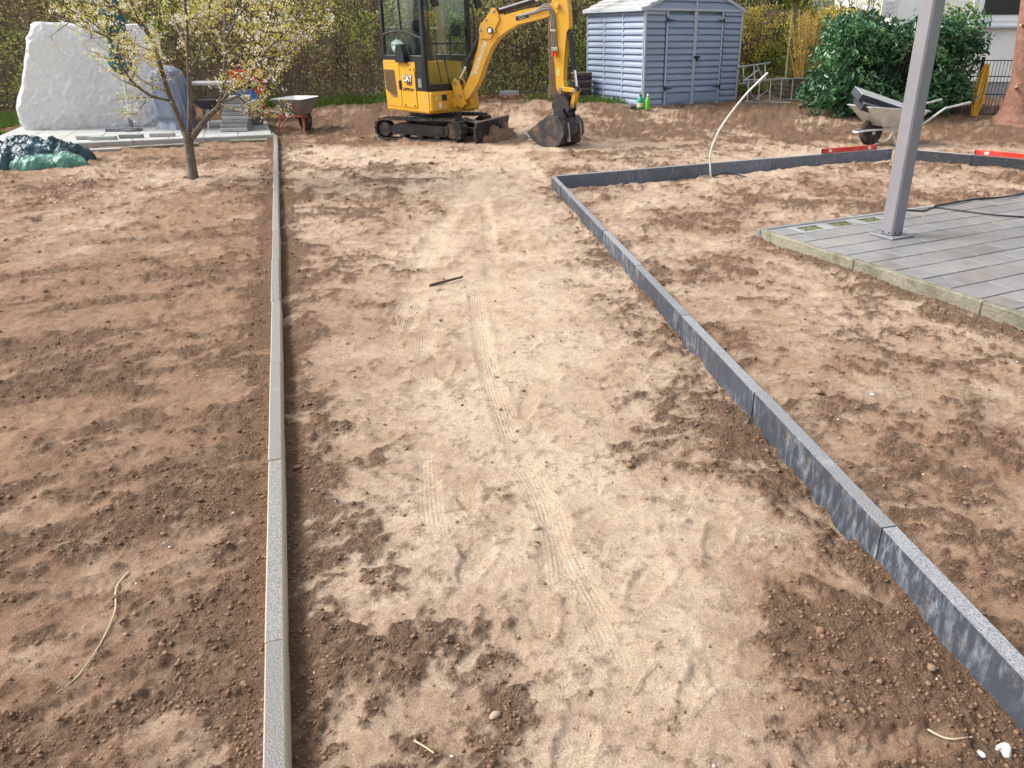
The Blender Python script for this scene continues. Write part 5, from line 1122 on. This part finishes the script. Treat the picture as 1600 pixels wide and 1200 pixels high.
grass('grass', 'bright green grass tufts at the foot of the hedge beside the excavator', -7.0, -3.5, lambda x: 15.95+.27*(x+6)+.12*np.sin(x*5), 5500, .13)
grass('grass', 'grass tufts around the timber post and shed corner', -1.2, 1.2, lambda x: 16.6+.15*np.sin(x*6)-.35*x, 1600, .12)
x = rng.random(9000)
grass('lawn_strip', 'strip of green lawn left of the terrace', -12.0, -9.4, lambda x: 13.4+.9*np.sin(x*7.)+.2*np.sin(x*23), 16000, .07)
grass('lawn_strip', 'lawn strip along the hedge foot at the far left', -13, -9.3, lambda x: 14.6+.15*np.sin(x*5), 7000, .1)
# dead leaves at the hedge foot
N = 900; x = rng.uniform(-2.2, .2, N); y = 17.35+rng.normal(0, .28, N); dl_ = cards('dead_leaves', np.stack([x, y, ground_fields(x, y)[0]+.02+.05*rng.random(N)], 1), .07, leafmat('dead_leaf', [(.26, .15, .09), (.38, .24, .15), (.2, .12, .07)], .8, .1, .2), None, .6); tag(dl_, 'brown dead leaves heaped at the hedge foot behind the excavator', 'leaves', kind='stuff')

# ------------------------------------------------------------------ right background
tk = thing('tree_trunk', 'thick reddish-brown tree trunk with pruned stubs at the right border', 'tree', (8.02, 14.45, .05))
MB().tube(curve_pts([(.0, 0, -.05), (0, 0, .12), (.0, 0, .5), (-.05, 0, 1.1), (-.13, .02, 1.9), (-.2, .04, 2.8), (-.24, .05, 4.0)], 6), [.52-.0*k if k < 1 else max(.40-.013*k, .2)+(.12 if k < 4 else .05 if k < 7 else 0) for k in range(37)], 24).build('trunk', m_bark2, tk, True)
for z, dx, dy in ((1.95, -.20, -.27), (1.62, -.30, -.2), (1.42, .02, -.33), (1.1, -.1, -.33), (.62, -.18, -.30), (1.8, .1, -.27), (.95, .18, -.31)):
    d = Vector((dx, dy, .05)).normalized(); p = Vector((-.08-.03*z, 0, z)); e = p+d*(.335 if z < 1 else .30)
    sbt = MB().tube([p, e], [.03, .022], 8).build('stub', m_bark2, tk); MB().tube([e, e+d*.004], [.02, .019], 8).build('cut_face', m_cut, sbt)
fc = thing('bar_fence', 'low anthracite bar fence between laurel and house', 'fence', (5.9, 15.55, .12), -9)
vb = MB().box((0, 0, .51), (.008, .008, 1.0)).mesh('bar', m_fence); hb = MB().box((1.75, 0, 0), (3.6, .018, .018)).mesh('rail', m_fence)
for k in range(57): inst('bar', vb, fc, (.02+k*.062, 0, 0))
for z in (.05, .4, .72, 1.0): inst('rail', hb, fc, (0, -.012, z))
for x in (0, 1.75, 3.5): MB().box((x, .03, .52), (.06, .04, 1.08), None, .004).build('post', m_fence, fc)
fp2 = MB().box((0, 0, .55), (.09, .09, 1.1), None, .01).build('wooden_post', m_greywood); fp2.location = (7.02, 15.1, .08); tag(fp2, 'grey wooden stake under the loose laurel shoots beside the hose', 'post')
q = MB()
for k in range(9):
    o_ = random.uniform(-.03, .03); w_ = .03+.06*random.random(); pts = []
    for j in range(25):
        a = 2*math.pi*j/24; pts.append((w_*math.sin(a)+o_+.05*math.cos(a)*0, .03*math.cos(a)+random.gauss(0, .004)+.01*k-.04, .47+(.45+.04*random.random()*0+.012*(k % 4))*math.cos(a)))
    q.tube(pts, .013, 6, False)
hz = q.build('garden_hose', m_yhose, None, True); hz.location = (7.5, 14.98, .12); hz.rotation_euler = (R(-4), R(6), 0); tag(hz, 'yellow garden hose coil hanging on the bar fence', 'hose')
q = MB(); q.tube([(0, 0, 0), (.25, .02, .02), (.5, 0, 0)], .05, 6); kb_ = MB().box((1.6, 0, .05), (3.4, .06, .16)).build('edging_board', m_kerbD); kb_.location = (5.95, 15.2, .0); kb_.rotation_euler = (0, 0, R(-9)); tag(kb_, 'grey edging board along the foot of the bar fence', 'edging')
# house
hs_ = thing('house', 'white rendered house with a window and grey plinth at the top right', 'house', (6.95, 18.2, .1), -4)
MB().box((4.5, 3, 2.95), (9, 6, 4.9)).build('wall', m_stucco, hs_); MB().box((4.5, 3, .25), (8.96, 5.96, .5)).build('plinth', m_plinth, hs_)
wn = MB().box((2.28, -.0, 2.45), (1.14, .06, 1.44), None, .01).build('window', m_frame, hs_)
MB().box((2.28, -.035, 2.47), (.92, .02, 1.22)).build('pane', m_wglass, wn); MB().box((2.28, -.06, 1.62), (1.24, .16, .05), None, .006).build('sill', m_trim, wn)
MB().box((1.62, -.02, 2.6), (.05, .05, 1.7)).build('shutter_rail', m_frame, hs_); MB().box((2.93, -.02, 2.6), (.05, .05, 1.7)).build('shutter_rail', m_frame, hs_)
MB().prism([(-.3, 5.35), (9.3, 5.35), (9.3, 5.5), (4.5, 7.6), (-.3, 5.5)], -.3, 6.3).build('roof', M('roof_tile', (.25, .1, .07), .8), hs_)
# notice on a dark post
nb = thing('notice_board', 'white paper notice on a dark post at the house corner', 'sign', (6.55, 17.6, .2))
MB().box((.14, .03, 1.1), (.09, .05, 2.3)).build('post', m_greywood, nb); MB().box((0, 0, 1.86), (.36, .03, .34), None, .004).build('board', m_white, nb)
q = MB()
for k, (x0, z0, x1, z1) in enumerate(((-.1, 1.98, -.06, 1.93), (-.05, 1.99, .02, 1.95), (.03, 1.94, .09, 1.99), (-.08, 1.88, -.02, 1.83), (.0, 1.86, .08, 1.9), (-.09, 1.78, .0, 1.8), (.03, 1.77, .1, 1.82))): q.bar((x0, -.0165, z0), (x1, -.0165, z1), .002, .008)
q.build('scribbles', m_tub, nb)
# green pergola post right of the shed
gp = thing('pergola_post', 'mossy green timber post with small roof board right of the shed', 'post', (4.62, 17.9, .28))
m_mossw = M('mossy_wood', (.16, .16, .07), .85, .3, 8, .4, 40)
MB().box((0, 0, 1.2), (.13, .13, 2.3), None, .008).build('shaft', m_mossw, gp); MB().box((0, 0, 2.02), (.62, .5, .06), None, .006).build('roof_board', m_greywood, gp); MB().bar((0, 0, 1.6), (.25, 0, 1.98), .06, .06).build('brace', m_mossw, gp)
# ladders
def ladder(loc, rz, tilt, L, label, n=7, w=.36, rot=(0, 0, 0)):
    t = thing('ladder', label, 'ladder', loc, 0, 'ladders by the shed'); t.rotation_euler = rot
    for s in (-1, 1): MB().box((L/2, s*w/2, 0), (L, .025, .06), None, .005).build('stile', m_alu, t)
    for k in range(n): MB().tube([((k+.5)*L/n, -w/2, 0), ((k+.5)*L/n, w/2, 0)], .015, 8).build('rung', m_alu, t)
ladder((3.35, 16.55, .5), 0, 0, 1.45, 'aluminium ladder lying on its side against the shed corner', 6, .42, (R(88), R(-1), R(8)))
ladder((3.5, 16.75, .9), 0, 0, .95, 'shorter aluminium ladder end leaning steeply behind the other one', 4, .38, (R(80), R(58), R(12)))
ladder((3.3, 16.9, .78), 0, 0, .72, 'upper aluminium ladder end sticking out beyond the shed', 3, .34, (R(84), R(-6), R(10)))
# stacked boards of the raised bed, stones
rb = thing('raised_bed', 'weathered raised bed of stacked grey boards below the forsythia', 'planter', (4.45, 16.75, .26), 6)
for k in range(5): MB().box((.42, 0, .05+k*.095), (.95, .09, .085), None, .008).build('board', m_greywood, rb); MB().box((-.06, .4, .05+k*.095), (.09, .85, .085), None, .008).build('board', m_greywood, rb)
MB().box((.42, .45, .2), (.85, .75, .4)).build('soil_fill', SOIL, rb)
for k, (x, y, z, L) in enumerate(((3.55, 16.2, .24, .5), (4.05, 16.25, .24, .48), (4.75, 16.0, .22, .5), (4.78, 16.03, .29, .46), (5.1, 15.85, .22, .34))):
    o = MB().box((0, 0, .035), (L, .24, .068), None, .012).build('paving_stone', m_edgeconc if k % 2 else m_greywood); o.location = (x, y, z); o.rotation_euler = (0, 0, R(-8+5*k))
    tag(o, ('flat grey stone under the ladder feet nearest the shed', 'second flat stone from the shed under the ladders', 'lower flat stone before the raised bed corner', 'upper flat stone stacked before the raised bed corner', 'small dark stone beside the laurel foot')[k], 'stone', 'flat stones by the raised bed')

# ------------------------------------------------------------------ small debris
def stickobj(name, label, pts, r, mat, cat):
    P = [Vector((x, y, gz_at(x, y)+dz)) for x, y, dz in pts]; o = MB().tube(curve_pts(P, 4), [r*(1-.5*k/(4*len(P))) for k in range(4*(len(P)-1)+1)], 6).build(name, mat, None, True); return tag(o, label, cat)
stickobj('stick', 'dark stick lying across the pale middle of the path', [(-1.03, 4.77, .012), (-.95, 4.83, .014), (-.83, 4.93, .022)], .011, m_twig, 'stick')
stickobj('stick', 'thin dark branch lying on the path left of the bucket', [(-2.3, 8.9, .008), (-1.95, 8.87, .012), (-1.65, 8.9, .006)], .006, m_twig, 'stick')
stickobj('root', 'long pale root curling over the soil at the lower left', [(-1.42, 1.83, .006), (-1.41, 1.75, .008), (-1.345, 1.64, .007), (-1.33, 1.56, .005), (-1.315, 1.48, .006), (-1.325, 1.41, .003), (-1.34, 1.36, .004)], .0028, m_root, 'root')
stickobj('straw', 'straw stalk on the soil right of the path centre at the bottom', [(.125, 1.36, .006), (.16, 1.42, .008), (.2, 1.47, .006)], .0022, m_root, 'straw')
stickobj('straw', 'pale twig at the bottom right before the white stones', [(.84, 1.26, .006), (.87, 1.225, .008), (.93, 1.228, .006)], .0025, m_root, 'twig')
stickobj('straw', 'short pale twig near the bottom left of the path', [(-.4, 1.22, .006), (-.37, 1.2, .01), (-.345, 1.18, .005)], .0025, m_root, 'twig')
def stone(label, x, y, r, mat=m_stone):
    v = ico_v*(1+.9*(rng.random((12, 1))-.5)); me = arrmesh('stone', v*np.array([r, r*.75, r*.5]), ico_f, mat); o = bpy.data.objects.new('stone', me); COL.objects.link(o)
    md = o.modifiers.new('s', 'SUBSURF'); md.levels = md.render_levels = 1; o.location = (x, y, gz_at(x, y)+r*.12); o.rotation_euler = (0, 0, random.uniform(0, 6)); tag(o, label, 'stone')
stone('whitish stone at the bottom right corner', .995, 1.2, .028); stone('large pale stone cut by the bottom right corner', 1.0, 1.135, .04); stone('small white pebble left of the whitish corner stone', .935, 1.19, .014)
stone('pale stone half buried beside the tyre track', -.16, 2.08, .022, M('tan_stone', (.45, .36, .26), .8)); stone('flat sandy stone near the bottom of the path', -.22, 1.3, .02, M('sand_stone', (.36, .26, .18), .85))
stone('small white pebble on the soil left of the pale edging', -1.22, 2.13, .009); stone('whitish chip lying in the bed right of the dark edging', 1.34, 3.05, .018)
print('scene built', len(bpy.data.objects))
